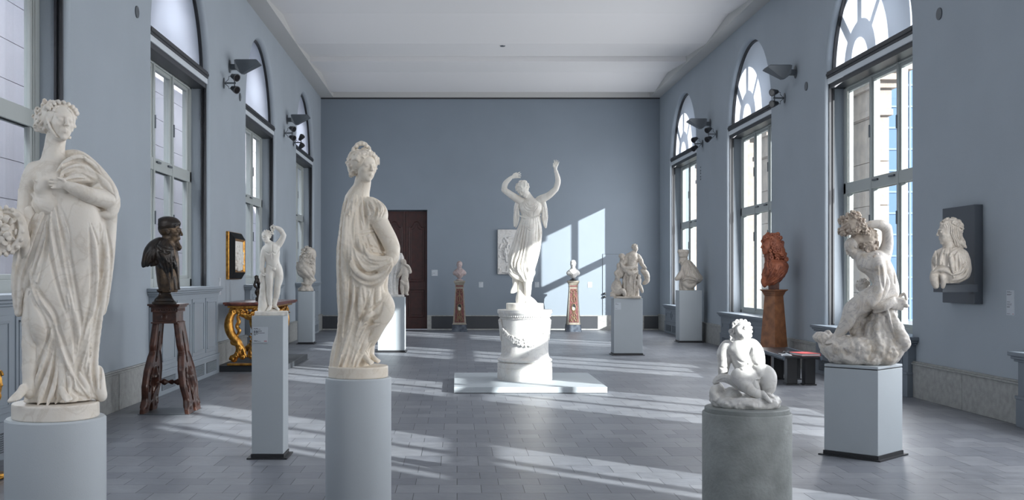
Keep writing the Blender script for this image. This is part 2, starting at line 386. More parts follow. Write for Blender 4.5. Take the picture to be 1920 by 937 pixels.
# ------------------------------------------------------------------ windows
def arc_poly(yc, r0, r1, a0, a1, n=12, z=SPRING):
    return [(yc+r0*cos(a0+(a1-a0)*k/n), z+r0*sin(a0+(a1-a0)*k/n)) for k in range(n+1)] + \
           [(yc+r1*cos(a1-(a1-a0)*k/n), z+r1*sin(a1-(a1-a0)*k/n)) for k in range(n+1)]
def window(idx, yc, X, sgn, sill, trans_z, gbot):
    root = structure('window_%d' % idx); root.location = (X, yc, sill)
    inv = Matrix.Translation(root.location).inverted()
    def put(mb, name, m, **k):
        mb.v = [(x-X, y-yc, z-sill) for x, y, z in mb.v]
        return mb.build(name, m, root, **k)
    def bx(mb, d0, d1, y0, y1, z0, z1):
        a, b = X+sgn*d0, X+sgn*d1; mb.box(min(a,b), max(a,b), y0, y1, z0, z1)
    gt = 4.33; h = HALF
    fr = MB(); lip = MB()
    w3 = [(yc-h+.19, yc-.545), (yc-.41, yc+.41), (yc+.545, yc+h-.19)]
    # fixed frame
    bx(fr, .28, .40, yc-h, yc-h+.10, sill, 4.5); bx(fr, .28, .40, yc+h-.10, yc+h, sill, 4.5)
    bx(fr, .28, .40, yc-h, yc+h, 4.38, 4.52); bx(fr, .28, .40, yc-h, yc+h, sill, gbot-.05)
    bx(fr, .28, .40, yc-h, yc+h, trans_z-.085, trans_z+.085)
    bx(fr, .27, .41, yc-.505, yc-.45, sill, 4.5); bx(fr, .27, .41, yc+.45, yc+.505, sill, 4.5)
    put(fr, 'window_frame', M_frame, bevel=.008)
    # sashes
    for (a, b) in w3:
        for z0, z1 in ((gbot, trans_z-.085), (trans_z+.085, gt)):
            s = MB(); e = .05
            bx(s, .30, .36, a-e, a, z0-e, z1+e); bx(s, .30, .36, b, b+e, z0-e, z1+e)
            bx(s, .30, .36, a, b, z0-e, z0); bx(s, .30, .36, a, b, z1, z1+e)
            bx(s, .285, .30, a-e-.012, a-e, z0-e, z1+e); bx(s, .285, .30, b+e, b+e+.012, z0-e, z1+e)
            so = put(s, 'sash', M_frame, bevel=.006)
            g = MB(); bx(g, .327, .333, a, b, z0, z1)
            go = put(g, 'pane', M_glass); go.parent = so
    # hinges and catches on the transom
    c = MB()
    for y in (yc-.30, yc+.28): bx(c, .255, .28, y-.09, y+.09, trans_z+.02, trans_z+.045)
    for y, z in ((yc-.478, 2.3), (yc-.478, 3.6), (yc+.478, 2.3), (yc+.478, 3.6)): bx(c, .255, .28, y-.012, y+.012, z-.09, z+.09)
    put(c, 'catch', M_grey)
    # blind boxes under the lunette, and the dark blind guides on the jambs
    b = MB(); bx(b, .02, .20, yc-h, yc+h, 4.555, 4.66); bx(b, .005, .03, yc-h, yc+h, 4.59, 4.63); put(b, 'blind_rail', M_dark, bevel=.006)
    b = MB(); bx(b, .03, .22, yc-h, yc+h, 4.47, 4.555); put(b, 'blind_box', M_white, bevel=.006)
    b = MB(); bx(b, .05, .26, yc-h, yc+h, 4.40, 4.47); put(b, 'blind_slot', M_dark)
    b = MB()
    for s0, s1 in ((yc-h, yc-h+.035), (yc+h-.035, yc+h)):
        bx(b, .05, .075, s0, s1, sill, 4.5); bx(b, .105, .13, s0, s1, sill, 4.5)
    bx(b, .075, .105, yc-h, yc-h+.01, sill, 4.5); bx(b, .075, .105, yc+h-.01, yc+h, sill, 4.5)
    put(b, 'blind_guide', M_dark)
    # lunette screen with a dark ring drawn for its thin edge gap
    p = [(yc-h+.02, 4.66)] + [(yc+(h-.02)*cos(pi-pi*k/32), SPRING+(h-.02)*sin(pi-pi*k/32)) for k in range(2, 31)] + [(yc+h-.02, 4.66)]
    s = MB(); a = X+sgn*.15; s.prism(p, 'x', a, a+.004); put(s, 'lunette_screen', M_screen)
    s = MB(); ring = arc_poly(yc, h, h-.035, 0, pi, 32); s.prism(ring, 'x', X+sgn*.10, X+sgn*.15); put(s, 'lunette_edge', M_dark)
    # fan light outside the screen
    f = MB(); x0, x1 = X+sgn*.72, X+sgn*.80; R = h-.02
    ZF = 4.94
    f.prism(arc_poly(yc, 1.72, 1.08, 0, pi, 28, ZF), 'x', x0, x1)
    f.prism(arc_poly(yc, .57, .35, 0, pi, 20, ZF), 'x', x0, x1)
    for ang in (45, 90, 135):
        t = RAD(ang); q = .045; dy, dz = cos(t), sin(t)
        f.prism([(yc+.53*dy-q*dz, ZF+.53*dz+q*dy), (yc+.53*dy+q*dz, ZF+.53*dz-q*dy), (yc+1.12*dy+q*dz, ZF+1.12*dz-q*dy), (yc+1.12*dy-q*dz, ZF+1.12*dz+q*dy)], 'x', x0, x1)
    f.box(min(x0,x1), max(x0,x1), yc-1.72, yc+1.72, 4.74, ZF)
    put(f, 'fan_light', M_frame)
    if sgn > 0 and yc < 4:                           # unseen fabric sheets added to keep the sun off statues near the entrance
        rb = MB()
        if yc < 0: bx(rb, .20, .204, yc-h+.05, yc+h-.05, sill+.02, 4.42)
        else: bx(rb, .20, .204, yc-h+.05, yc+.33, sill+.02, 2.88); bx(rb, .204, .208, yc-h+.05, yc-.62, sill+.02, 4.42)
        put(rb, 'added_sunblock', M_sunblock)
    # cabinet under the window: sill board, panelled body, vented plinth
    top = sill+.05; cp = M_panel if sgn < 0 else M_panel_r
    def cx(mb, out, y0, y1, z0, z1, inn=0.0):
        a, b2 = X-sgn*out, X+sgn*inn; mb.box(min(a,b2), max(a,b2), y0, y1, z0, z1)
    s = MB(); cx(s, .165, yc-1.79, yc+1.79, top-.045, top); cx(s, .145, yc-1.765, yc+1.765, top-.075, top-.045); cx(s, .125, yc-1.74, yc+1.74, top-.10, top-.075)
    cx(s, -.0, yc-h+.01, yc+h-.01, top-.03, top, inn=.30)
    put(s, 'window_sill', cp, bevel=.008)
    s = MB(); cx(s, .10, yc-CAB, yc+CAB, .30, top-.10); cx(s, .115, yc-CAB-.015, yc+CAB+.015, .0, .28); cx(s, .125, yc-CAB-.02, yc+CAB+.02, .28, .31)
    zt = top-.17; zb = .37
    for j in range(4):
        a = yc-CAB+.10+j*(2*CAB-.2)/4; b2 = a+(2*CAB-.2)/4-.05; a += .05
        cx(s, .112, a, b2, zb, zt)
        # moulding ring round a field
        for (u0,u1,v0,v1) in ((a+.05,a+.07,zb+.05,zt-.05),(b2-.07,b2-.05,zb+.05,zt-.05),(a+.05,b2-.05,zb+.05,zb+.07),(a+.05,b2-.05,zt-.07,zt-.05)): cx(s, .122, u0, u1, v0, v1)
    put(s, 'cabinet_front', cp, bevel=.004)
    s = MB(); s2 = MB()
    for j in range(4):
        a = yc-CAB+.16+j*(2*CAB-.2)/4; b2 = a+(2*CAB-.2)/4-.14
        cx(s, .119, a, b2, .06, .22)
        v = .072
        while v < .215: cx(s2, .124, a+.01, b2-.01, v, v+.007); v += .018
        u = a+.02
        while u < b2-.02: cx(s2, .124, u, u+.006, .065, .215); u += .03
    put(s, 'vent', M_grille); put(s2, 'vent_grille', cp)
    return root
n = 1
for yc in WIN_Y:
    window(n, yc, XR, 1, SILL_R, 2.85, .86); n += 1
for yc in WIN_Y:
    window(n, yc, XL, -1, SILL_L, 3.03, 1.52); n += 1

# ------------------------------------------------------------------ end-wall doors
dr = structure('door_1'); dr.location = ((DX0+DX1)/2, YB+.2, 0)
def dpanel(mb, x0, x1, z0, z1, y, arch=0.0, w=.03, archb=0.0):
    """raised moulding outline with an arched top edge"""
    xm = (x0+x1)/2; r = (x1-x0)/2
    pts = [(x0, z0)]
    pts = [(x0, z0), (x0, z1-arch)]
    if arch:
        pts += [(x0+.07, z1-arch), (x0+.10, z1-arch+.05)]
        pts += [(xm-(r-.12)*cos(t*pi/8), z1-.09+.09*sin(t*pi/8)) for t in range(9)]
        pts += [(x1-.10, z1-arch+.05), (x1-.07, z1-arch)]
    else: pts += []
    pts += [(x1, z1-arch), (x1, z0)]
    if archb:
        pts += [(x0+(x1-x0)*(1-t/8), z0 - archb*sin(t*pi/8)) for t in range(1, 8)]
    pts.append((x0, z0))
    mb.tube([(a, y, b) for a, b in pts], w*.5, 6)
leafs = [(DX0+.0, (DX0+DX1)/2-.004), ((DX0+DX1)/2+.004, DX1)]
for a, b in leafs:
    m1 = MB(); xo = (DX0+DX1)/2; m1.box(a-xo, b-xo, 0, .07, .02, DZ-.03); m1.box(a-xo, a-xo+.06, -.02, 0, .02, DZ-.03) if a > DX0 else m1.box(b-xo-.06, b-xo, -.02, 0, .02, DZ-.03)
    lf = m1.build('door_leaf', M_door, dr, bevel=.006)
    m2 = MB(); xa, xb = a-xo+.10, b-xo-.10
    dpanel(m2, xa, xb, 1.35, DZ-.32, -.002, arch=.16); dpanel(m2, xa, xb, .35, 1.12, -.002)
    dpanel(m2, xa+.05, xb-.05, 1.42, DZ-.40, -.002, arch=.14, w=.015); dpanel(m2, xa+.05, xb-.05, .42, 1.05, -.002, w=.015)
    m2.build('door_moulding', M_door, dr, smooth=True)
jd = structure('door_2'); jd.location = (4.55, YB, 0)
m1 = MB(); m1.box(-.47, .47, -.012, .0, .03, 2.12); m1.build('door_leaf', M_end, jd)
m1 = MB(); m1.box(-.478, -.47, -.014, 0, .0, 2.13); m1.box(.47, .478, -.014, 0, 0, 2.13); m1.box(-.478, .478, -.014, 0, 2.12, 2.13); m1.build('door_gap', M_grey, jd)
for z in (1.02, .93):
    m1 = MB(); m1.sphere((-.42, -.05, z), .035); m1.tube([(-.42, -.01, z), (-.42, -.05, z)], .015); m1.build('door_knob', M_dark, jd, smooth=True)
jd.location.x = 4.57

# ------------------------------------------------------------------ outside the windows
def facade(name, X, sgn, y0, y1, m, label, rows=.62, z0=-1.0, z1=13):
    mb = MB(); th = .6
    z = z0
    while z < z1:
        a, b = X, X+sgn*th; mb.box(min(a,b), max(a,b), y0, y1, z, z+rows-.012)
        c = X+sgn*.03; mb.box(min(c,b), max(c,b), y0, y1, z+rows-.012, z+rows); z += rows
    o = mb.build(name, m, bevel=0); tag(o, label, 'wall'); return o
facade('stone_facade', XL-3.2, -1, -14, 44, M_pink, 'pale stone facade in shade seen through the left windows')
# stone pier with a capital outside the right windows, blue-glazed block far behind
def pier(x0, x1, y0, y1, ztop, label):
    mb = MB(); z = -1.0
    while z < ztop:
        mb.box(x0, x1, y0, y1, z, min(z+.74, ztop)-.01); mb.box(x0+.02, x1-.02, y0+.02, y1-.02, z+.73, min(z+.74, ztop)); z += .74
    for k, (e, zz, hh) in enumerate(((.05, ztop-.9, .10), (.03, ztop-.8, .35), (.10, ztop-.45, .12), (.20, ztop-.33, .15), (.30, ztop-.18, .18))):
        mb.box(x0-e, x1+e, y0-e, y1+e, zz, zz+hh)
    o = mb.build('stone_pier', M_sand, bevel=.01)
    return tag(o, label, 'pier')
for k, t in enumerate(('stone pier with a moulded capital outside the nearest right window', 'stone pier with a moulded capital outside the middle right window', 'stone pier with a moulded capital outside the farthest right window')):
    pier(7.0, 7.25, 17.9+6*k, 19.05+6*k, 5.1, t)
tag(MB().box(9.0, 15.6, 46, 50, -1, 26).build('distant_stone_wing', M_sand), 'pale stone wing far outside beyond the right windows', 'building')
M_blue = mat('blue_glazing', (0.11, 0.19, 0.32), 0.3, obj=False)
M_bline = mat('blue_mullion', (0.20, 0.30, 0.44), 0.4)
bb = thing('office_block', 'distant blue glazed office block seen through the nearest right window', 'building', (24, 60, -1))
MB().box(-7.0, 9, 0, 10, 0, 40).build('facade', M_blue, bb)
mb = MB()
for k in range(32): mb.box(-7.05, 9, -.06, 0, 1.2*k, 1.2*k+.10)
for k in range(12): mb.box(-7.0+1.4*k, -6.9+1.4*k, -.08, 0, 0, 40)
mb.build('facade_grid', M_bline, bb)
M_ground = mat('courtyard_paving', (0.40, 0.38, 0.36), 0.9)
tag(MB().box(-40, XL-1.0, -20, 90, -1.3, -1.0).box(XR+1.0, 60, -20, 90, -1.3, -1.0).build('courtyard_ground', M_ground), kind='structure')
# ------------------------------------------------------------------ sculpting: signed-distance fields meshed with surface nets
F32 = np.float32
def _v(p): return np.array(p, dtype=F32)
def rot(yaw=0, pitch=0, roll=0):
    """head/limb frame: x right, y up, z to the viewer; yaw turns to the viewer's right, pitch lifts, roll tilts to the viewer's right"""
    y, p, r = RAD(yaw), RAD(pitch), RAD(roll)
    Ry = np.array([[cos(y),0,sin(y)],[0,1,0],[-sin(y),0,cos(y)]])
    Rx = np.array([[1,0,0],[0,cos(p),sin(p)],[0,-sin(p),cos(p)]])
    Rz = np.array([[cos(r),sin(r),0],[-sin(r),cos(r),0],[0,0,1]])
    return Rz @ Ry @ Rx
class Field:
    """authored in photo units: x right, y UP, z toward the viewer"""
    def __init__(s, lo, hi, h):
        s.valley = 0.0; s.h = h; s.lo = _v(lo); s.n = np.ceil((np.array(hi)-np.array(lo))/h).astype(int)+1
        s.F = np.full(s.n, 30.0, F32)
    def win(s, lo, hi):
        a = np.maximum(np.floor((np.array(lo)-s.lo)/s.h).astype(int), 0); b = np.minimum(np.ceil((np.array(hi)-s.lo)/s.h).astype(int)+1, s.n)
        if (b <= a).any(): return None
        ax = [(s.lo[i]+s.h*np.arange(a[i], b[i], dtype=F32)).astype(F32) for i in range(3)]
        return (slice(a[0],b[0]), slice(a[1],b[1]), slice(a[2],b[2])), ax[0][:,None,None], ax[1][None,:,None], ax[2][None,None,:]
    def put(s, sl, d, k, op):
        f = s.F[sl]
        if op == 'sub':
            if k > 0:
                e = np.maximum(k-np.abs(f+d), 0); s.F[sl] = np.maximum(f, -d) + e*e/(4*k)
            else: s.F[sl] = np.maximum(f, -d)
        else:
            if k > 0:
                e = np.maximum(k-np.abs(f-d), 0); s.F[sl] = np.minimum(f, d) - e*e/(4*k)
            else: s.F[sl] = np.minimum(f, d)
    def cap(s, a, b, ra, rb=None, k=2.0, op='add', flat=None):
        """round cone; flat = (dir, factor) squashes the section along dir"""
        rb = ra if rb is None else rb; a = _v(a); b = _v(b); m = max(ra, rb)+k+2*s.h+2
        w = s.win(np.minimum(a,b)-m, np.maximum(a,b)+m)
        if w is None: return s
        sl, X, Y, Z = w; px, py, pz = X-a[0], Y-a[1], Z-a[2]; d = b-a; L = float(d@d)+1e-6
        t = np.clip((px*d[0]+py*d[1]+pz*d[2])/L, 0, 1)
        qx, qy, qz = px-t*d[0], py-t*d[1], pz-t*d[2]
        if flat is not None:
            u = _v(flat[0]); u = u/np.linalg.norm(u); c = (qx*u[0]+qy*u[1]+qz*u[2])*(flat[1]-1)
            qx, qy, qz = qx+c*u[0], qy+c*u[1], qz+c*u[2]
            dist = (np.sqrt(qx*qx+qy*qy+qz*qz)-(ra+(rb-ra)*t))/max(1.0, flat[1]**.5)
        else: dist = np.sqrt(qx*qx+qy*qy+qz*qz)-(ra+(rb-ra)*t)
        s.put(sl, dist.astype(F32), k, op); return s
    def chain(s, pts, rs, k=2.0, op='add', flat=None):
        if not hasattr(rs, '__len__'): rs = [rs]*len(pts)
        for i in range(len(pts)-1): s.cap(pts[i], pts[i+1], rs[i], rs[i+1], k, op, flat)
        return s
    def spline(s, pts, rs, k=2.0, op='add', sub=4, flat=None):
        if not hasattr(rs, '__len__'): rs = [rs]*len(pts)
        P = np.array([tuple(p)+(r,) for p, r in zip(pts, rs)], float); Q = catmull(P, sub)
        return s.chain([q[:3] for q in Q], [max(q[3], .05) for q in Q], k, op, flat)
    def ell(s, c, r, R=None, k=2.0, op='add'):
        if not hasattr(r, '__len__'): r = (r, r, r)
        c = _v(c); m = max(r)+k+2*s.h+1; w = s.win(c-m, c+m)
        if w is None: return s
        sl, X, Y, Z = w; x, y, z = X-c[0], Y-c[1], Z-c[2]
        if R is not None:
            x, y, z = [x*R[0,i]+y*R[1,i]+z*R[2,i] for i in range(3)]
        a = x/r[0]; b = y/r[1]; e = z/r[2]; k0 = np.sqrt(a*a+b*b+e*e); k1 = np.sqrt((a/r[0])**2+(b/r[1])**2+(e/r[2])**2)+1e-6
        s.put(sl, (k0*(k0-1)/k1).astype(F32), k, op); return s
    def box(s, c, hx, R=None, rnd=1.0, k=1.0, op='add'):
        c = _v(c); m = float(np.linalg.norm(hx))+k+2*s.h+1; w = s.win(c-m, c+m)
        if w is None: return s
        sl, X, Y, Z = w; x, y, z = X-c[0], Y-c[1], Z-c[2]
        if R is not None: x, y, z = [x*R[0,i]+y*R[1,i]+z*R[2,i] for i in range(3)]
        qx, qy, qz = [np.abs(v)-(hh-rnd) for v, hh in zip((x,y,z), hx)]
        o = np.sqrt(np.maximum(qx,0)**2+np.maximum(qy,0)**2+np.maximum(qz,0)**2)+np.minimum(np.maximum(qx,np.maximum(qy,qz)),0)-rnd
        s.put(sl, o.astype(F32), k, op); return s
    def disc(s, cx, cz, y0, y1, rx, rz, k=0.5, op='add', rnd=1.5):
        w = s.win((cx-rx-4, y0-4, cz-rz-4), (cx+rx+4, y1+4, cz+rz+4)); sl, X, Y, Z = w
        q = np.sqrt(((X-cx)/rx)**2+((Z-cz)/rz)**2); a = (q-1)*min(rx, rz)+rnd; b = np.abs(Y-(y0+y1)/2)-(y1-y0)/2+rnd
        d = np.minimum(np.maximum(a, b), 0)+np.sqrt(np.maximum(a,0)**2+np.maximum(b,0)**2)-rnd
        s.put(sl, (d+0*X*Y*Z).astype(F32), k, op); return s
    def loft(s, secs, folds=None, k=4.0, op='add', hollow=None, pw=2.0):
        """secs: (y, cx, cz, rx, rz) from bottom to top; folds(theta, y) -> outward displacement"""
        S = np.array(sorted(secs), float); m = max(S[:,3].max(), S[:,4].max())+12
        w = s.win((S[:,1].min()-m, S[0,0]-k-3, S[:,2].min()-m), (S[:,1].max()+m, S[-1,0]+k+3, S[:,2].max()+m)); sl, X, Y, Z = w
        yy = Y.ravel(); cx, cz, rx, rz = [smooth_interp(yy, S[:,0], S[:,i]).astype(F32)[None,:,None] for i in (1,2,3,4)]
        x = X-cx; z = Z-cz; q = (np.abs(x/rx)**pw+np.abs(z/rz)**pw)**(1/pw); mn = np.sqrt(x*x+z*z)/np.maximum(q, 1e-3); mn = np.maximum(mn, np.minimum(rx, rz)*.6)
        d = (q-1)*mn
        if folds is not None:
            th = np.arctan2(x/rx, z/rz); d = d-folds(th, Y+0*x)*np.clip(q, 0, 1)
        e = np.maximum(S[0,0]-Y, Y-S[-1,0]); d = np.maximum(d*.85, e)
        s.put(sl, d.astype(F32), k, op); return s
    def sample(s, P):
        """trilinear sample"""
        g = (np.asarray(P, F32)-s.lo)/s.h; g = np.clip(g, 0, s.n-1.001); i = g.astype(int); f = g-i; r = 0
        for a in (0,1):
            for b in (0,1):
                for c in (0,1):
                    wt = (f[:,0] if a else 1-f[:,0])*(f[:,1] if b else 1-f[:,1])*(f[:,2] if c else 1-f[:,2])
                    r = r+wt*s.F[i[:,0]+a, i[:,1]+b, i[:,2]+c]
        return r
    def front(s, x, y, others=()):
        """depth of the surface nearest the viewer at (x, y)"""
        zs = np.arange(s.lo[2]+(s.n[2]-1)*s.h, s.lo[2], -s.h*.5); P = np.stack([np.full_like(zs, x), np.full_like(zs, y), zs], 1)
        v = s.sample(P)
        for o in others: v = np.minimum(v, o.sample(P))
        i = np.argmax(v < 0)
        return float(zs[i]) if (v < 0).any() else None
    def stroke(s, pts, r, k=1.5, lift=0.0, op='add', sub=5, others=(), back=False):
        """tube laid on the front of the surface along (x, y) points: a fold ridge, or a groove with op='sub'"""
        if not hasattr(r, '__len__'): r = [r]*len(pts)
        Q = catmull(np.array([tuple(p[:2])+(q,) for p, q in zip(pts, r)], float), sub)
        base = s.F.copy() if False else s
        zz = [base.front(q[0], q[1], others) for q in Q]
        good = [z for z in zz if z is not None]
        if not good: return s
        last = good[0]; out = []
        for z in zz:
            last = z if z is not None else last; out.append(last)
        zz = np.array(out)
        for _ in range(2): zz = np.convolve(np.pad(zz, 1, mode='edge'), [.25,.5,.25], 'valid')
        pts3 = [(q[0], q[1], z-q[2]*(1-lift)) if op == 'add' else (q[0], q[1], z+q[2]*lift) for q, z in zip(Q, zz)]
        s.chain(pts3, [max(q[2], .1) for q in Q], k, op); return s
    def noise(s, amp, scale, seed=0, lo=None, hi=None):
        """lumpy displacement of the whole surface"""
        rng = np.random.RandomState(seed); n = np.maximum((s.n*s.h/scale).astype(int)+2, 2); g = rng.rand(*n).astype(F32)*2-1
        out = g
        for ax in range(3):
            t = np.arange(s.n[ax])*s.h/scale; i = np.minimum(t.astype(int), n[ax]-2); f = (t-i).astype(F32); f = f*f*(3-2*f)
            sh = [1,1,1]; sh[ax] = -1; f = f.reshape(sh); out = np.take(out, i, ax)*(1-f)+np.take(out, i+1, ax)*f
        s.F -= amp*out; return s
    def mesh(s, smooth=1):
        F = s.F; n = F.shape
        I = (F < 0)
        c = np.zeros((n[0]-1, n[1]-1, n[2]-1), np.int8)
        for a in (0,1):
            for b in (0,1):
                for d in (0,1): c += I[a:n[0]-1+a, b:n[1]-1+b, d:n[2]-1+d]
        act = (c > 0) & (c < 8); idx = np.full(act.shape, -1, np.int64); A = np.argwhere(act); idx[act] = np.arange(len(A))
        acc = np.zeros((len(A), 3)); cnt = np.zeros(len(A))
        cor = [(a,b,d) for a in (0,1) for b in (0,1) for d in (0,1)]
        vals = {q: F[A[:,0]+q[0], A[:,1]+q[1], A[:,2]+q[2]] for q in cor}
        for q in cor:
            for ax in range(3):
                if q[ax] == 0:
                    r = list(q); r[ax] = 1; r = tuple(r); v0, v1 = vals[q], vals[r]; x = (v0 < 0) != (v1 < 0)
                    t = np.where(x, v0/np.where(x, v0-v1, 1), 0)
                    p = np.zeros((len(A), 3)); p[:] = q; p[:,ax] = t
                    acc += p*x[:,None]; cnt += x
        V = (A+acc/np.maximum(cnt,1)[:,None])*s.h+s.lo
        faces = []
        for ax in range(3):
            u, w = [(1,2),(2,0),(0,1)][ax]
            sl0 = [slice(None)]*3; sl1 = [slice(None)]*3; sl0[ax] = slice(0, n[ax]-1); sl1[ax] = slice(1, n[ax])
            e = I[tuple(sl0)] != I[tuple(sl1)]; E = np.argwhere(e)
            E = E[(E[:,u] > 0) & (E[:,w] > 0) & (E[:,u] < n[u]-1) & (E[:,w] < n[w]-1)]
            ins = I[E[:,0], E[:,1], E[:,2]]
            def g(du, dw):
                q = E.copy(); q[:,u] -= du; q[:,w] -= dw; return idx[q[:,0], q[:,1], q[:,2]]
            quad = np.stack([g(1,1), g(0,1), g(0,0), g(1,0)], 1)
            quad[~ins] = quad[~ins][:, ::-1]; faces.append(quad)
        Q = np.concatenate(faces); Q = Q[(Q >= 0).all(1)]
        ed = np.concatenate([Q[:,[0,1]], Q[:,[1,2]], Q[:,[2,3]], Q[:,[3,0]]])
        for it in range(smooth):
            for lam in (.5, -.45):
                S = np.zeros_like(V); C = np.zeros(len(V))
                for j in range(3): S[:,j] = np.bincount(ed[:,0], V[ed[:,1],j], len(V))
                C = np.bincount(ed[:,0], minlength=len(V)); V = V+lam*(S/np.maximum(C,1)[:,None]-V)
        return V, Q
def FS(t, n, ph=0.0):
    """cloth-like wave: broad ridges, sharp valleys"""
    return 1.9*np.abs(np.sin(n*t/2+ph))-1.2
def catmull(P, sub):
    P = np.asarray(P, float)
    if len(P) < 3: return np.array([P[0]+(P[-1]-P[0])*t for t in np.linspace(0, 1, sub+1)])
    E = np.vstack([2*P[0]-P[1], P, 2*P[-1]-P[-2]]); out = []
    for i in range(1, len(E)-2):
        for t in np.arange(sub)/sub:
            a, b, c, d = E[i-1], E[i], E[i+1], E[i+2]
            out.append(.5*((2*b)+(c-a)*t+(2*a-5*b+4*c-d)*t*t+(3*b-a-3*c+d)*t**3))
    out.append(P[-1]); return np.array(out)
def smooth_interp(x, xp, fp):
    if len(xp) < 3: return np.interp(x, xp, fp)
    m = np.gradient(fp, xp); i = np.clip(np.searchsorted(xp, x)-1, 0, len(xp)-2); h = xp[i+1]-xp[i]; t = np.clip((x-xp[i])/h, 0, 1)
    return (2*t**3-3*t*t+1)*fp[i]+(t**3-2*t*t+t)*h*m[i]+(-2*t**3+3*t*t)*fp[i+1]+(t**3-t*t)*h*m[i+1]

CLAMP = [True]
class Statue:
    """a carved thing: px/py = photo position of the foot point, s = pixels per metre there"""
    def __init__(s, name, label, cat, px, py, scale, group=None, face=True):
        s.px, s.py, s.s = px, py, scale
        Y = FPX/scale; X = (px-VPX)/scale; Z = EYE-(py-VPY)/scale
        a = -math.atan2(X, Y) if face else 0.0
        s.cx = math.cos(a); s.root = thing(name, label, cat, (X, Y, Z), a, group)
    def field(s, x0, x1, y0, y1, d0, d1, h):
        """bounds in photo pixels (y down), depth d toward the viewer"""
        f = Field((x0-s.px, s.py-y1, d0), (x1-s.px, s.py-y0, d1), h); f.st = s; return f
    def p(s, x, y, d=0): return (x-s.px, s.py-y, d)
    def add(s, f, name, m, smooth=1, label=None):
        V, Q = f.mesh(smooth)
        if CLAMP[0]: V[:,1] = np.maximum(V[:,1], 0.0)
        co = np.empty_like(V); co[:,0] = V[:,0]*s.cx/s.s; co[:,1] = -V[:,2]/s.s; co[:,2] = V[:,1]/s.s
        me = bpy.data.meshes.new(name); me.vertices.add(len(co)); me.vertices.foreach_set('co', co.astype(F32).ravel())
        me.loops.add(len(Q)*4); me.polygons.add(len(Q)); me.loops.foreach_set('vertex_index', Q.astype(np.int32).ravel())
        me.polygons.foreach_set('loop_start', (np.arange(len(Q))*4).astype(np.int32))
        me.update(calc_edges=True); me.polygons.foreach_set('use_smooth', np.ones(len(Q), bool)); me.materials.append(m)
        o = bpy.data.objects.new(name, me); COL.objects.link(o); o.parent = s.root
        if label: o['label'] = label
        return o

def head(f, c, H, R=None, male=False, k=None, eyes=True, ears=True, old=False):
    """a carved head: c centre, H height chin to crown; R frame from rot()"""
    R = np.eye(3) if R is None else R; c = np.array(c, float)
    T = lambda x, y, z: tuple(c+H*(R@np.array([x, y, z])))
    k = H*.05 if k is None else k; q = H
    f.ell(T(0,.13,-.07), (.345*q,.36*q,.42*q), R, k)
    f.ell(T(0,-.08,.08), (.285*q,.40*q,.29*q), R, k)
    f.ell(T(0,-.27,.10), ((.24 if male else .20)*q,.20*q,.24*q), R, k)
    f.ell(T(0,-.42,.25), (.085*q,.075*q,.08*q), R, k)
    for sx in (-1, 1):
        f.ell(T(.17*sx,-.10,.24), (.09*q,.09*q,.09*q), R, k)                      # cheek
        f.cap(T(.04*sx,.085,.375), T(.19*sx,.07,.30), .035*q, .03*q, k*.8)          # brow
        f.ell(T(.13*sx,-.0,.41), (.085*q,.055*q,.07*q), R, k*.5, 'sub')            # socket
        if eyes:
            f.ell(T(.13*sx,-.003,.335), (.062*q,.045*q,.045*q), R, k*.25)
            f.cap(T(.07*sx,.03,.362), T(.19*sx,.022,.325), .014*q, .012*q, k*.2)
        if ears:
            f.ell(T(.335*sx,-.03,-.02), (.035*q,.10*q,.06*q), R, k*.5); f.ell(T(.365*sx,-.02,-.0), (.02*q,.055*q,.03*q), R, k*.3, 'sub')
    f.cap(T(0,.07,.375), T(0,-.12,.445), .026*q, .045*q, k*.6)
    f.ell(T(.045,-.135,.42), (.033*q,.028*q,.035*q), R, k*.4); f.ell(T(-.045,-.135,.42), (.033*q,.028*q,.035*q), R, k*.4)
    f.chain([T(-.095,-.257,.335), T(-.025,-.238,.365), T(.025,-.238,.365), T(.095,-.257,.335)], [.008*q,.016*q,.016*q,.008*q], k*.5)
    f.chain([T(-.08,-.27,.335), T(0,-.288,.362), T(.08,-.27,.335)], [.008*q,.019*q,.008*q], k*.5)
    f.chain([T(-.10,-.258,.352), T(0,-.262,.388), T(.10,-.258,.352)], [.005*q,.007*q,.005*q], k*.1, 'sub')
    f.ell(T(0,-.35,.39), (.06*q,.022*q,.03*q), R, k*.4, 'sub')
    return T

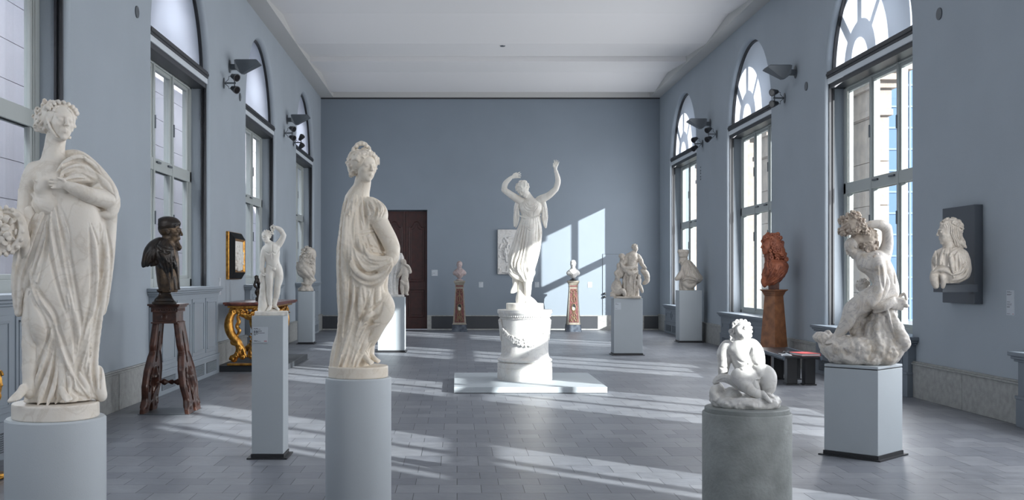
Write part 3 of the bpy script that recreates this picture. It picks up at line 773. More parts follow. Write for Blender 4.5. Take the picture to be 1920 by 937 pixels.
def hand(f, w, tip, side, L, curl=0.3, spread=.12, k=None, thumb=1, th=.8):
    """w wrist, tip direction target, side = vector from little finger to index (thumb side); L hand length; curl 0..1.5"""
    w = np.array(w, float); d = np.array(tip, float)-w; d /= np.linalg.norm(d)
    sd = np.array(side, float); sd -= d*(sd@d); sd /= np.linalg.norm(sd); nrm = np.cross(d, sd)*thumb       # palm side
    k = L*.03 if k is None else k
    f.cap(w, w+d*.12*L, .13*L, .15*L, k*2, flat=(nrm, 1.45))
    for j in (-1, -.33, .33, 1): f.cap(w+d*.08*L+sd*j*.07*L, w+d*.48*L+sd*j*.145*L, .085*L, .082*L, k*2)
    ln = [.36, .46, .50, .45]
    for j, (o, l) in enumerate(zip((-.165, -.055, .055, .165), ln)):
        b = w+d*.48*L+sd*o*L; dd = d+sd*(o*spread*5); dd /= np.linalg.norm(dd); a = curl*(1.0+.12*(1.5-j)); P = [b]; ang = a*.45
        for m in (.46, .31, .23):
            v = dd*cos(ang)+nrm*sin(ang); P.append(P[-1]+v*l*m*L); ang += a*.75
        f.chain(P, [.064*L, .056*L, .050*L, .040*L], k*.5)
    b = w+d*.12*L+sd*.10*L; dd = d*.62+sd*.62+nrm*.35*th; dd /= np.linalg.norm(dd); d2 = d*.85+sd*.2+nrm*.45*th; d2 /= np.linalg.norm(d2)
    f.chain([b, b+dd*.22*L, b+dd*.22*L+d2*.18*L, b+dd*.22*L+d2*.32*L], [.095*L,.078*L,.066*L,.048*L], k)

def foot(f, heel, toe, L, up=(0,1,0), k=1.0, side=None):
    """bare foot from heel to toe with five toes; L length"""
    h = np.array(heel, float); d = np.array(toe, float)-h; d /= np.linalg.norm(d); u = np.array(up, float); u -= d*(u@d); u /= np.linalg.norm(u)
    sd = np.cross(d, u)*(side or 1)
    f.ell(h+d*.12*L+u*.14*L, (.17*L,)*3, None, k*2)
    f.cap(h+d*.14*L+u*.24*L, h+d*.62*L+u*.10*L, .17*L, .12*L, k*2.5); f.cap(h+d*.15*L+u*.11*L-sd*.05*L, h+d*.66*L+u*.08*L-sd*.13*L, .13*L, .10*L, k*2.5)
    f.cap(h+d*.3*L+u*.16*L+sd*.03*L, h+d*.70*L+u*.10*L+sd*.12*L, .13*L, .12*L, k*2.5)
    for j, (o, e, r) in enumerate(((.155,1.0,.082),(.055,1.0,.060),(-.03,.96,.056),(-.11,.91,.052),(-.18,.84,.050))):
        a = h+d*.66*L+u*.09*L+sd*o*L; b = h+d*(e-.05)*L+u*.065*L+sd*(o*1.1)*L; m = (a+b)/2+u*.025*L
        f.chain([a, m, b], [r*1.1*L, r*1.05*L, r*L], k*.5)

def curls(f, pts, r, seed=0, k=.5, ring=True):
    """ringlets: small twisted knobs at the points, each with a drilled centre"""
    rng = random.Random(seed)
    for (x, y, z) in pts:
        q = r*rng.uniform(.75, 1.2); a = rng.uniform(0, 2*pi); dz = rng.uniform(-.3, .3)*r
        n = 9
        for j in range(n):
            t0 = a+2*pi*j/n; t1 = a+2*pi*(j+1)/n
            f.cap((x+q*.6*cos(t0), y+q*.6*sin(t0), z+dz+j*q*.04), (x+q*.6*cos(t1), y+q*.6*sin(t1), z+dz+(j+1)*q*.04), q*.42, q*.42, k)
        if ring: f.ell((x, y, z+dz+q*.5), (q*.22, q*.2, q*.5), None, k*.6, 'sub')

def locks(f, c, rad, R, n, r, seed, cone=None, length=1.0, k=.6, wave=.25, down=True, skip=None):
    """wavy strands over an ellipsoid scalp; skip(d) drops directions (head frame)"""
    rng = random.Random(seed); c = np.array(c, float)
    gold = pi*(3-5**.5)
    for i in range(n):
        y = 1-2*(i+.5)/n; q = (1-y*y)**.5; d = np.array([q*cos(gold*i), y, q*sin(gold*i)])
        if skip is not None and skip(d): continue
        P = []; dd = d.copy(); ph = rng.uniform(0, 6.28); t = np.cross(d, (0,1,0)); t /= np.linalg.norm(t)+1e-6; t *= rng.choice((-1,1))
        fl = np.array([0,-1.0,0])*(1 if down else 0)+t*.8
        for j in range(5):
            e = dd/np.linalg.norm(dd); off = 1+.04*sin(ph+j*1.6)
            P.append(c+R@(e*np.array(rad)*off)); dd = e+fl*.16*length+t*wave*.3*sin(ph+j*1.9)
        f.chain(P, [r*.6, r, r, r*.8, r*.4], k)
# ------------------------------------------------------------------ statue materials
M_marA = marble('warm_white_marble', (.80,.745,.67), (.71,.65,.57), (.62,.52,.40), 5.0, 9.0, .28)
M_marB = marble('cream_marble', (.82,.745,.64), (.74,.66,.55), (.60,.49,.35), 5.5, 9.0, .35)
M_marC = marble('bright_white_marble', (.80,.77,.71), (.72,.68,.62), (.66,.60,.52), 2.0, 5.0, .2)
M_marD = marble('veined_marble', (.66,.62,.57), (.50,.47,.45), (.42,.33,.22), 9.0, 7.0, .75, rough=.38)
M_marE = marble('grey_white_marble', (.66,.65,.63), (.56,.55,.54), (.36,.33,.29), 7.0, 12.0, .45)
M_marF = marble('aged_marble', (.56,.51,.45), (.47,.43,.38), (.30,.25,.19), 8.0, 12.0, .55)

def XY(t): return [tuple(float(v) for v in q.split(',')) for q in t.split()]
def ST(f, txt, r, k=2.0, op='add', lift=0.0, others=()):
    """stroke given in photo pixels"""
    st = f.st
    if op == 'add' and hasattr(r, '__len__') and len(r) > 2: r = [r[0]*.35]+list(r[1:-1])+[r[-1]*.4]
    if op == 'sub': r = [q*1.3 for q in r] if hasattr(r, '__len__') else r*1.3
    else: k *= .7; lift = min(lift*1.15, .8)
    P = [(x-st.px, st.py-y) for x, y in XY(txt)]
    f.stroke(P, r, k, lift, op, others=others)
    if op == 'add' and f.valley:                     # undercut the ridge on both sides
        R = r if hasattr(r, '__len__') else [r]*len(P); n = len(P)
        for sg in (-1, 1):
            Q = []
            for i, (x, y) in enumerate(P):
                x0, y0 = P[max(i-1, 0)]; x1, y1 = P[min(i+1, n-1)]; L = math.hypot(x1-x0, y1-y0)+1e-6; o = sg*R[i]*1.75
                Q.append((x+(y1-y0)/L*o, y-(x1-x0)/L*o))
            f.stroke(Q, [q*f.valley for q in R], k*.8, .15, 'sub')
def CH(f, txt, r, k=2.0, op='add', sub=4, flat=None):
    """3-D spline given as x,y,d triples in photo pixels"""
    f.spline([f.st.p(*q) for q in XY(txt)], r, k, op, sub, flat)
def LF(f, rows, folds=None, k=4.0, dz=0.0, zr=.62, op='add', pw=2.0):
    """rows: (y, x_left, x_right[, depth centre, depth radius]) in photo pixels"""
    S = []
    for r in rows:
        y, a, b = r[:3]; rx = (b-a)/2; S.append((f.st.py-y, (a+b)/2-f.st.px, r[3] if len(r) > 3 else dz, rx, r[4] if len(r) > 4 else rx*zr))
    f.loft(S, folds, k, op, pw=pw)

# ================================================================== 1. woman with a basket of flowers
s = Statue('marble_statue', 'white marble woman with a shell of flowers on the leftmost pale grey drum', 'statue', 105, 781, 401)
b = s.field(8, 225, 185, 770, -75, 80, 1.9)
# base disc belongs to its own part; body: head, neck, chest, arms, feet
R1 = rot(24, 4, 3)
T1 = head(b, s.p(112, 230, 8), 76, R1)
CH(b, '106,252,-6 102,278,-8 101,305,-10', [18, 17.5, 24], 6)
b.ell(s.p(103, 330, -8), (50, 34, 30), None, 10)
CH(b, '66,322,-8 55,350,-6 46,392,-4', [19, 16, 13], 6); CH(b, '46,392,-4 34,425,18 24,436,30', [13, 11, 9], 4)
b.ell(s.p(82, 352, 22), (17, 17, 14), None, 8); b.ell(s.p(122, 354, 20), (17, 17, 14), None, 8)
CH(b, '160,318,-4 184,345,2 203,374,14', [19, 17, 16], 6); CH(b, '203,374,14 165,366,40 128,352,46', [16, 13.5, 9], 5)
hand(b, s.p(128, 351, 46), s.p(78, 345, 44), (-.1, 1, .2), 40, .45, thumb=-1)
hand(b, s.p(28, 432, 26), s.p(8, 440, 36), (0, 1, 0), 34, .7)
CH(b, '84,420,-6 66,560,4 56,730,24', [34, 24, 13], 4); CH(b, '124,420,-6 120,560,4 114,736,36', [34, 24, 13], 4); b.cap(s.p(103,340,-8), s.p(105,440,-8), 38, 38, 4)
foot(b, s.p(50, 729, 26), s.p(24, 748, 62), 44); foot(b, s.p(112, 734, 38), s.p(132, 749, 78), 42)
s.add(b, 'figure', M_marA)
# hair with plaits and a band under the chin
h = s.field(58, 152, 182, 262, -60, 60, 1.3)
h.ell(s.p(107, 222, -6), (35, 31, 38), R1, 3)
h.ell(T1(0, -.12, .30), (22, 36, 26), R1, 3, 'sub')
h.ell(s.p(80, 226, -16), (17, 23, 20), None, 4); h.ell(s.p(88, 198, -8), (12, 9, 12), None, 4)
for j in range(9):
    a = RAD(-78+j*19.5); h.chain([T1(.36*sin(a), .20+.24*cos(a), .26-.10*abs(sin(a))), T1(.42*sin(a+.1), .24+.24*cos(a+.1), .10), T1(.40*sin(a), .22+.22*cos(a), -.12)], [3.2, 4.6, 3.5], 1.2)
locks(h, s.p(107,222,-6), (36, 32, 38.5), R1, 130, 2.6, 5, length=.55, k=.8, skip=lambda d: d[2] > .30 and d[1] < .42)
rr = random.Random(4)
curls(h, [tuple(np.array(s.p(80, 224, -14))+np.array([18*cos(a)*cos(e), 23*sin(e), 19*sin(a)*cos(e)])) for a, e in [(rr.uniform(.2, 3.6), rr.uniform(-1.1, 1.3)) for _ in range(34)]], 4.6, 2)
curls(h, [tuple(np.array(s.p(92, 200, -2))+np.array([rr.uniform(-12, 26), rr.uniform(-4, 9), rr.uniform(2, 14)])) for _ in range(16)], 4.2, 3, ring=False)
h.chain([T1(-.36, .05, .05), T1(-.33, -.2, .16), T1(-.16, -.44, .22), T1(.10, -.50, .22), T1(.24, -.36, .12)], 2.6, 1.5)
s.add(h, 'hair', M_marA)
# mantle and gown
c = s.field(20, 228, 270, 775, -85, 90, 1.6); c.valley = .62
def fo(t, y): return 3.4*FS(t, 8, .008*y)*np.clip((280-y)/160, .1, 1)+1.8*FS(t, 17, 1-.02*y)*np.clip((420-y)/300, .2, 1)
LF(c, [(750,46,172,0,50),(740,48,174,0,50),(700,48,175,-2,46),(640,50,179,-4,44),(576,48,188,-4,46),(520,46,200,-6,50),(470,50,206,-6,52),(430,56,209,-6,50),(395,62,196,-6,44),(360,64,178,-8,38),(335,72,160,-8,34)], fo, 5)
# shoulder fall, elbow sling and the hanging back of the mantle
CH(c, '126,288,-10 150,298,-6 174,322,-4 194,348,2 205,368,8', [8, 15, 19, 20, 19], 7)
CH(c, '98,338,28 116,322,26 140,308,18 158,304,8', [6, 9, 11, 12], 5); CH(c, '112,340,26 140,330,24 168,330,14', [6, 12, 12], 6)
CH(c, '208,368,6 206,430,-4 200,500,-10 192,580,-14', [18, 17, 18, 14], 8, flat=((1,0,0), 1.3))
CH(c, '182,700,-6 186,735,4 192,745,12', [14, 13, 8], 6)
CH(c, '56,400,6 48,450,4 38,520,4 36,585,6', [14, 16, 15, 8], 6)
c.ell(s.p(150, 430, 22), (38, 70, 26), None, 10); c.ell(s.p(85, 540, 26), (32, 60, 22), None, 12); c.ell(s.p(74, 600, 34), (18, 40, 14), None, 10)
# open the mantle where arm, hand and chest show
c.ell(s.p(80, 318, 10), (36, 40, 50), rot(0,0,-30), 4, 'sub'); 
CH(c, '206,372,34 165,364,52 128,350,60', [15, 14, 12], 3, 'sub')
CH(c, '214,352,-6 221,378,6 210,402,14 190,400,20', [6, 7, 7, 5], 3); CH(c, '176,352,26 196,346,22 213,356,8', [5, 6, 6], 3)
# folds
for t, r, k in (('95,368 76,415 58,470 44,530 36,585', [4,7,8,7,4], 3), ('96,370 86,430 70,480 52,530 50,560', [3,5,6,5,3], 3), ('97,372 98,430 110,500 124,560 131,600', [4,5,6,5,3], 3),
                ('99,370 110,430 122,500 136,570 148,640 140,690', [4,6,7,6,5,3], 3), ('102,372 122,430 132,490', [3,4,3], 3), ('168,420 178,470 180,540 172,590 158,650 150,700', [3,5,5,5,5,4], 3),
                ('196,420 200,480 196,540 188,600 180,670 184,730', [4,6,6,6,6,5], 3), ('57,512 68,552 92,588 103,625 126,687 150,728 180,748', [3,5,6,6,6,6,4], 3),
                ('100,600 92,650 74,700 56,738', [3,5,5,4], 2.5), ('104,622 99,670 86,715 72,752', [3,5,6,5], 2.5), ('107,640 108,690 98,730 88,756', [3,5,5,4], 2.5), ('112,655 118,700 112,735 104,752', [3,4,4,3], 2.5),
                ('122,690 130,715 128,738', [3,4,3], 2.5), ('140,690 156,715 168,745', [4,6,5], 3), ('165,640 164,690 176,735', [3,4,3], 3),
                ('105,325 126,304 152,296 178,308', [3,5,5,3], 2.5), ('104,336 130,318 158,312 186,330', [3,5,5,3], 2.5), ('110,344 140,332 166,334', [2,4,3], 2.5), ('180,322 200,345 212,362', [3,5,4], 2.5), ('150,296 172,305 190,325', [3,4,3], 2)):
    ST(c, t, r, k, lift=.62)
for t, r in (('112,322 126,312 142,302 160,300', [.8,2.4,2.4,1.5]), ('114,331 128,323 152,318 176,326', [1.5,2.6,2.6,1.5]), ('116,340 130,334 154,330 180,342', [1.5,2.6,2.6,1.5]), ('128,296 150,288 172,300', [1.2,2,1.2]), ('88,400 72,450 58,500', [1.5,3,2]), ('93,400 90,450 80,500 70,540', [1.5,3,3,2]), ('102,400 106,450 116,505 124,550', [1.5,3.5,3,2]), ('106,392 118,450 128,510 142,580', [1.5,3,3,2]),
             ('60,525 74,565 96,602 108,650 128,700', [1.5,2.5,3,3,2]), ('186,500 184,560 168,620 150,670 143,700', [2,4,5,5,3]), ('188,420 190,470 188,520', [2,4,3]), ('170,655 162,700', [2.5,2]),
             ('96,640 82,700 64,745', [1.5,2.5,2]), ('104,655 94,715 80,756', [1.5,2.5,2]), ('113,680 106,725 96,756', [1.5,2.5,2]), ('118,312 140,304 165,306', [1.5,2,1.5]), ('112,338 136,325 160,322', [1.5,2.2,1.5])):
    ST(c, t, r, 2, 'sub', lift=.2)
s.add(c, 'mantle', M_marA)
# thin shift over the chest and upper arm
d = s.field(34, 150, 300, 420, -50, 70, 1.5)
d.ell(s.p(103, 336, -8), (52, 34, 32), None, 8); d.ell(s.p(82, 354, 21), (18.5, 18, 16), None, 7); d.ell(s.p(92, 384, 2), (34, 30, 34), None, 8)
CH(d, '58,335,-8 50,365,-6 45,402,-2', [17.5, 17, 15], 5)
d.box(s.p(100, 296, 0), (90, 42, 90), rot(0,0,-14), 1, 2, 'sub')
for t in ('58,346 66,364 84,372 104,366', '57,356 68,374 88,382', '60,366 72,384 92,391', '62,340 74,352 96,352 112,340', '70,376 80,392 92,398', '48,352 46,374 44,400', '54,350 53,375 52,400', '50,362 58,385 62,405'):
    ST(d, t, 2.0, 1.5, lift=.3)
s.add(d, 'shift', M_marA)
# shell-shaped cloth full of blossoms
g = s.field(-28, 62, 380, 500, -20, 85, 1.5)
g.ell(s.p(16, 436, 30), (36, 44, 28), rot(0,0,18), 3); g.ell(s.p(10, 436, 56), (27, 36, 26), rot(0,0,18), 3, 'sub')
for j in range(17):
    a = 2*pi*j/17; x, y = 12+33*cos(a)*.98, 436-43*sin(a); g.cap(s.p(x, y, 47), s.p(16+(x-16)*.75, 436+(y-436)*.75, 26), 4.4, 2.5, 2)
CH(g, '44,430,30 50,470,14 46,500,4', [9, 10, 8], 4)
s.add(g, 'flower_cloth', M_marA)
g = s.field(-26, 50, 385, 490, 0, 90, 1.2)
rr = random.Random(9)
for j in range(46):
    a = rr.uniform(0, 2*pi); q = math.sqrt(rr.random()); x, y = 9+25*q*cos(a), 436+35*q*sin(a); z = 44+14*(1-q*q)+rr.uniform(-3, 3)
    g.ell(s.p(x, y, z), (7.2, 6.4, 2.6), rot(rr.uniform(-45,45), rr.uniform(-45,45), rr.uniform(-90, 90)), .4)
g.ell(s.p(11, 436, 38), (24, 33, 12), None, 2)
s.add(g, 'blossoms', M_marA)
p = s.field(15, 195, 740, 800, -90, 92, 1.5)
p.disc(0, 0, 0, 28, 83, 83, rnd=2.0)
s.add(p, 'base', M_marA)

# ================================================================== 2. crowned woman gathering her robe
s = Statue('marble_statue', 'white marble woman in a plaited crown gathering her robe, on the slender grey drum', 'statue', 672, 706, 290)
b = s.field(610, 750, 262, 705, -62, 62, 1.6)
R2 = rot(30, 3, 4)
T2 = head(b, s.p(685, 314, 5), 58, R2)
CH(b, '681,335,-4 678,352,-8 668,374,-12', [14, 14, 22], 5)
b.ell(s.p(672, 392, -8), (28, 30, 24), None, 8); b.ell(s.p(700, 404, 16), (13, 14, 13), None, 6)
CH(b, '700,388,6 712,418,16 727,446,22 736,466,22', [16, 15, 14, 12.5], 5); CH(b, '736,466,22 735,484,30 728,496,36', [12.5, 10.5, 8], 4)
hand(b, s.p(731, 488, 33), s.p(716, 506, 44), (1, .3, .6), 26, 1.1)
b.cap(s.p(674,390,-8), s.p(680,480,-6), 22, 26, 4); CH(b, '678,490,-2 694,570,6 676,668,18', [22, 18, 8], 4); CH(b, '678,490,-10 690,570,-12 694,664,-8', [22, 17, 8], 4)
foot(b, s.p(678, 672, 14), s.p(702, 683, 44), 34); foot(b, s.p(692, 672, -10), s.p(714, 681, 12), 30)
s.add(b, 'figure', M_marB)
h = s.field(642, 712, 258, 345, -45, 50, 1.1)
h.ell(s.p(680, 304, -5), (28, 25, 30), R2, 2.5); h.ell(T2(.02, -.13, .34), (17.5, 27, 22), R2, 2, 'sub')
h.ell(s.p(662, 312, -8), (11, 17, 14), None, 3)
for j in range(11):
    a = RAD(-90+j*18); h.chain([T2(.36*sin(a), .14+.22*cos(a), .30-.13*abs(sin(a))), T2(.42*sin(a+.12), .20+.24*cos(a+.12), .14), T2(.44*sin(a), .2+.2*cos(a), -.05)], [2, 3.4, 2.8], .9)
for j in range(46):          # twisted plait standing up as a crown
    t = j/45; x = 655+47*t; y = 300-30*sin(pi*min(1, t*1.05))**.8-3*t; ph = j*1.1
    h.ell(s.p(x+1.6*cos(ph), y+1.6*sin(ph), 2+2*sin(ph)), (3.6, 3.2, 4.0), None, 1.2)
locks(h, s.p(680,304,-5), (28.5, 25.5, 30), R2, 130, 1.9, 5, length=.55, k=.6, skip=lambda d: d[2] > .30 and d[1] < .42)
rr = random.Random(12)
curls(h, [tuple(np.array(s.p(661, 311, -6))+np.array([11*cos(a)*cos(e), 19*sin(e), 14*sin(a)*cos(e)])) for a, e in [(rr.uniform(.1, 3.3), rr.uniform(-1.3, 1.2)) for _ in range(26)]], 3.2, 5)
s.add(h, 'hair', M_marB)
c = s.field(608, 748, 340, 716, -72, 72, 1.35); c.valley = .62
def fo(t, y): return 2.6*FS(t, 9, .008*y)*np.clip((330-y)/120, .3, 1)+1.4*FS(t, 19, 1-.015*y)
LF(c, [(702,618,680,0,34),(688,618,690,0,36),(656,623,693,-2,34),(625,632,702,-2,34),(595,635,718,-2,38),(565,633,727,-2,42),(535,632,726,-2,42),(500,632,728,-2,42),(460,633,722,-4,38),(430,636,710,-6,33),(400,640,704,-8,30),(375,646,696,-10,24),(358,656,686,-12,17)], fo, 4)
c.ell(s.p(700, 404, 15), (14.5, 15, 14), None, 6)
CH(c, '694,384,4 706,398,12 708,410,16', [15, 18.5, 17.5], 4)
CH(c, '668,362,4 656,398,20 652,440,28 655,480,34 668,512,36 690,528,36 712,520,38 730,498,40', [3,7,8,9,9,9,8,7], 4)
CH(c, '668,520,28 690,534,28 714,524,28', [8, 9, 8], 4)
CH(c, '672,460,30 688,488,33 710,494,36 730,488,38', [9, 12, 11, 7], 6)
CH(c, '718,560,12 722,580,14 708,604,16 694,640,8', [14, 15, 14, 10], 8)
for t, r, k in (('669,374 662,400 659,440 663,475 680,500 705,506 731,492', [4,5,5,6,6,5,4], 2.5), ('664,374 656,405 652,445 656,485 672,512 694,521 718,510 731,497', [3,4,4,5,5,5,4,3], 2.5), ('672,380 667,420 672,455 688,470 712,476 732,482', [3,4,5,5,4,4], 2.5),
                ('676,455 692,480 712,485 732,484', [3,4,4,3], 2), ('650,372 643,430 640,490 640,560 637,620 624,680', [3,5,5,5,5,4], 3), ('656,368 648,430 646,500 650,570 645,640 628,696', [3,5,5,5,5,4], 3),
                ('664,535 662,585 650,640 634,694', [3,5,5,4], 3), ('676,540 672,590 658,640 640,694', [4,6,6,4], 3), ('700,540 690,590 672,628 650,690', [3,5,5,4], 3), ('716,565 702,584 680,600 664,640', [4,5,4,3], 2.5),
                ('712,606 690,614 676,640 660,690', [3,4,4,3], 2.5), ('696,640 680,660 664,694', [3,4,3], 2.5), ('686,655 692,672 690,684', [3,3,3], 2),
                ('679,372 680,400 684,428', [2,3,2], 2), ('688,378 692,400 690,430', [2,3,2], 2), ('668,440 684,436 706,432', [2.5,2.5,2.5], 1.5), ('672,445 676,465 682,478', [2,2.5,2], 1.5), ('684,442 690,465 698,476', [2,2.5,2], 1.5), ('696,440 706,462 716,478', [2,2.5,2], 1.5),
                ('693,378 702,392 695,412', [3,4,3], 2), ('700,374 712,390 705,412', [3,4,3], 2), ('707,376 716,392 713,408', [3,3,3], 2), ('688,385 694,400 689,408', [2,3,2], 2)):
    ST(c, t, r, k, lift=.62)
for t, r in (('658,520 655,580 640,650 628,690', [1.5,2.6,2.6,2]), ('670,540 667,595 652,645 636,694', [1.5,2.6,2.6,2]), ('690,548 680,600 664,640 648,690', [1.5,2.4,2.4,2]), ('645,380 640,440 638,500', [1.2,2,2]), ('660,480 676,506 700,512 724,502', [1,2,2,1.2]), ('670,480 686,497 708,498', [1,1.8,1]), ('698,382 706,396 700,412', [1,1.6,1])):
    ST(c, t, r, 1.5, 'sub', lift=.2)
s.add(c, 'robe', M_marB)
p = s.field(610, 735, 680, 720, -60, 60, 1.2); p.disc(0, 0, 0, 21, 56, 56, rnd=1.5); s.add(p, 'base', M_marB)

# ================================================================== 3. dancer with raised arms
s = Statue('marble_statue', 'white marble dancing girl with both arms raised, on the garlanded round pedestal', 'statue', 984, 580, 136)
b = s.field(932, 1056, 296, 572, -36, 36, .85)
R3 = rot(-42, -16, -30)
T3 = head(b, s.p(981, 356, 4), 30, R3)
CH(b, '986,362,-1 991,370,-2 995,378,-2', [6.2, 6, 8], 3)
b.ell(s.p(994, 388, -1), (19, 16, 11), rot(0,0,4), 5); b.ell(s.p(986, 392, 7), (7, 7, 6), None, 3); b.ell(s.p(1003, 392, 7), (7, 7, 6), None, 3)
CH(b, '978,378,-1 961,367,3 945,356,5', [7.4, 5.6, 4.6], 3); CH(b, '945,356,5 948,344,8 959,333,10', [4.6, 4.5, 2.9], 2)
hand(b, s.p(960,333,10), s.p(978,328,11), (-.3,1,0), 19, .3, spread=.35, thumb=-1)
CH(b, '1011,375,-1 1028,367,2 1042,355,4', [7.4, 5.6, 4.6], 3); CH(b, '1042,355,4 1046,339,6 1041,318,8', [4.8, 4.5, 2.8], 2)
hand(b, s.p(1041,318,8), s.p(1044,300,9), (-1,0,0), 18, .25, spread=.3)
CH(b, '994,390,-1 994,430,0 994,500,5', [12, 12, 9], 3); CH(b, '985,430,-1 972,500,-3', [11, 7], 3)
CH(b, '994,500,5 990,525,5 989,545,3 989,560,1', [9, 7.2, 6, 4], 3); foot(b, s.p(988,562,-4), s.p(990,567,12), 17)
CH(b, '972,500,-3 968,520,-8 967,532,-10', [9, 7, 5], 3); foot(b, s.p(967,528,-9), s.p(962,552,-2), 24, up=(0,0,1))
s.add(b, 'figure', M_marC)
h = s.field(958, 1002, 332, 378, -24, 26, .7)
h.ell(T3(0,.16,-.10), (11.4, 11.6, 13), R3, 1.5); h.ell(T3(0,-.16,.36), (9.2, 13.5, 11), R3, 1.5, 'sub'); h.ell(T3(0,.22,-.52), (5.5, 5.5, 5.5), R3, 1.5)
locks(h, T3(0,.16,-.10), (11.8, 12, 13.4), R3, 60, 1.3, 3, length=.8, skip=lambda d: d[2] > .35 and d[1] < .35)
s.add(h, 'hair', M_marC)
c = s.field(945, 1032, 366, 540, -34, 36, .75); c.valley = .6
def fo(t, y): return 1.1*FS(t, 13, .012*y)*np.clip((180-y)/90, .25, 1)+.7*FS(t, 24, 1-.02*y)*np.clip((200-y)/60, .3, 1)
LF(c, [(528,978,998,3,8),(518,968,1000,2,12),(505,957,1002,1,16),(485,953,1008,0,18),(457,960,1014,0,19),(434,968,1016,0,18),(412,976,1014,0,14),(404,978,1013,0,12.5),(392,974,1017,0,15),(380,975,1014,-1,12),(374,982,1008,-2,8)], fo, 2.5)
c.ell(s.p(986, 392, 7.6), (7.6, 7.5, 6.6), None, 3); c.ell(s.p(1003, 392, 7.6), (7.6, 7.5, 6.6), None, 3)
CH(c, '992,420,8 996,460,12 993,500,12', [10, 10, 9], 6)
CH(c, '972,376,-2 968,392,-1 969,412,0 967,426,0', [4.6, 4.4, 3.6, 1.2], 2); CH(c, '966,392,2 965,410,2 964,424,1', [2, 2.4, 1.2], 1); CH(c, '971,392,3 972,408,3 970,422,2', [2, 2.2, 1], 1); CH(c, '1024,392,1 1025,408,1 1024,424,1', [2, 2.2, 1], 1); CH(c, '1018,390,4 1018,408,4 1020,422,3', [2, 2.2, 1], 1); CH(c, '1017,375,-2 1021,392,-1 1020,410,0 1023,426,0', [5, 4.6, 4.2, 2], 2)
CH(c, '958,498,0 962,512,2 972,520,4', [6, 7, 5], 3); CH(c, '975,405,9 985,409,12 1000,409,13 1013,404,9', [1.2, 1.6, 1.6, 1.2], 1.2)
for t, r in (('979,412 972,450 960,490 960,508', [1,2,2,1.5]), ('983,412 976,455 966,490 966,512', [1,2,2,1.5]), ('987,414 980,460 971,500 976,518', [1,1.8,2,1.5]), ('1011,412 1012,450 1008,480 998,505', [1,2,2,1.5]), ('1006,414 1006,455 1003,485', [1,1.8,1.2]), ('991,414 987,450 981,480', [1,1.6,1]), ('956,480 955,500 962,514', [1,1.8,1.5]),
             ('983,377 988,386 996,389 1006,380', [1,1.3,1.3,1]), ('980,380 987,392 1000,394 1010,382', [.8,1.2,1.2,.8]), ('984,398 990,404 996,408', [1,1.1,1]), ('970,380 966,398 968,420', [1,1.3,1]), ('1019,380 1023,398 1022,420', [1,1.3,1]), ('998,500 1002,512 990,528', [1,1.6,1.2]), ('958,505 966,510 974,516', [1.2,1.6,1.2]), ('985,425 994,432 1004,428', [.8,1.1,.8]), ('1000,440 1003,470 996,500', [.8,1.3,1])):
    ST(c, t, r, 1.0, lift=.4)
for t, r in (('981,416 974,455 963,492', [.6,1.2,1]), ('985,416 978,458 968,500', [.6,1.2,1]), ('1009,416 1009,455 1003,490', [.6,1.2,.8]), ('961,470 957,492 962,508', [.6,1.2,1])): ST(c, t, r, .8, 'sub', lift=.2)
s.add(c, 'dress', M_marC)
p = s.field(945, 1025, 520, 585, -38, 38, .9); p.disc(0, 0, 0, 12, 35, 35, rnd=1)
CH(p, '976,528,-6 978,550,-5 978,562,-4', [5, 7, 11], 4); CH(p, '980,560,-4 990,566,0 1000,570,2', [9, 9, 6], 5)
s.add(p, 'base', M_marC)
M_terra = mat('terracotta', (.30,.095,.045), .6, color2=(.17,.05,.028), vscale=9, bump=.4, bscale=60)
M_bronze = mat('dark_bronze', (.012,.012,.013), .36, metal=.3, color2=(.035,.022,.014), vscale=9, bump=.3, bscale=50)
M_bronze2 = mat('worn_gilt_bronze', (.13,.085,.05), .38, metal=.5, color2=(.04,.028,.02), vscale=14, bump=.3, bscale=60)
M_wood = mat('walnut_wood', (.095,.036,.022), .36, color2=(.035,.014,.010), vscale=12, bump=.2, bscale=50)
M_oak = mat('oak_wood', (.27,.115,.05), .5, color2=(.14,.055,.025), vscale=7, bump=.25, bscale=40)

def scat(f, n, cx, cy, cz, rx, ry, rz, seed, front=True, y0=-1, y1=1):
    """points over an ellipsoid given in photo pixels"""
    rr = random.Random(seed); out = []
    for i in range(n):
        u = rr.uniform(-1, 1); a = rr.uniform(0, 2*pi)
        y = u; q = math.sqrt(1-y*y); x, z = q*cos(a), q*sin(a)
        if front and z < -.25: z = -z
        if not (y0 <= y <= y1): continue
        out.append(f.st.p(cx+rx*x, cy-ry*y, cz+rz*z))
    return out

# ================================================================== 4. youth with grapes on a rock
s = Statue('marble_statue', 'veined marble youth crowned with grapes on a rock, on the right square plinth', 'statue', 1618.6, 681.7, 222.7)
b = s.field(1540, 1700, 408, 660, -45, 55, 1.15)
CH(b, '1662,548,-2 1660,530,0 1652,510,2 1640,492,4', [23, 20, 22, 24], 6); b.ell(s.p(1624, 494, 10), (19, 17, 17), None, 8)
CH(b, '1656,482,-6 1664,456,-8 1663,428,-6', [14, 9.5, 8.5], 5); CH(b, '1663,428,-6 1648,421,4 1626,422,12', [8.5, 7.5, 5.5], 4)
hand(b, s.p(1628, 421, 12), s.p(1606, 432, 18), (0, 1, 0), 24, .8, thumb=-1)
R = rot(-62, -22, -12); T = head(b, s.p(1598, 464, 10), 38, R, male=True)
CH(b, '1614,480,6 1626,488,4', [13, 16], 5)
CH(b, '1655,552,6 1630,560,22 1597,580,26', [21, 19, 15], 6); CH(b, '1597,580,26 1588,604,22 1570,630,14', [14.5, 12, 7.5], 4); foot(b, s.p(1571, 634, 10), s.p(1551, 647, 30), 30)
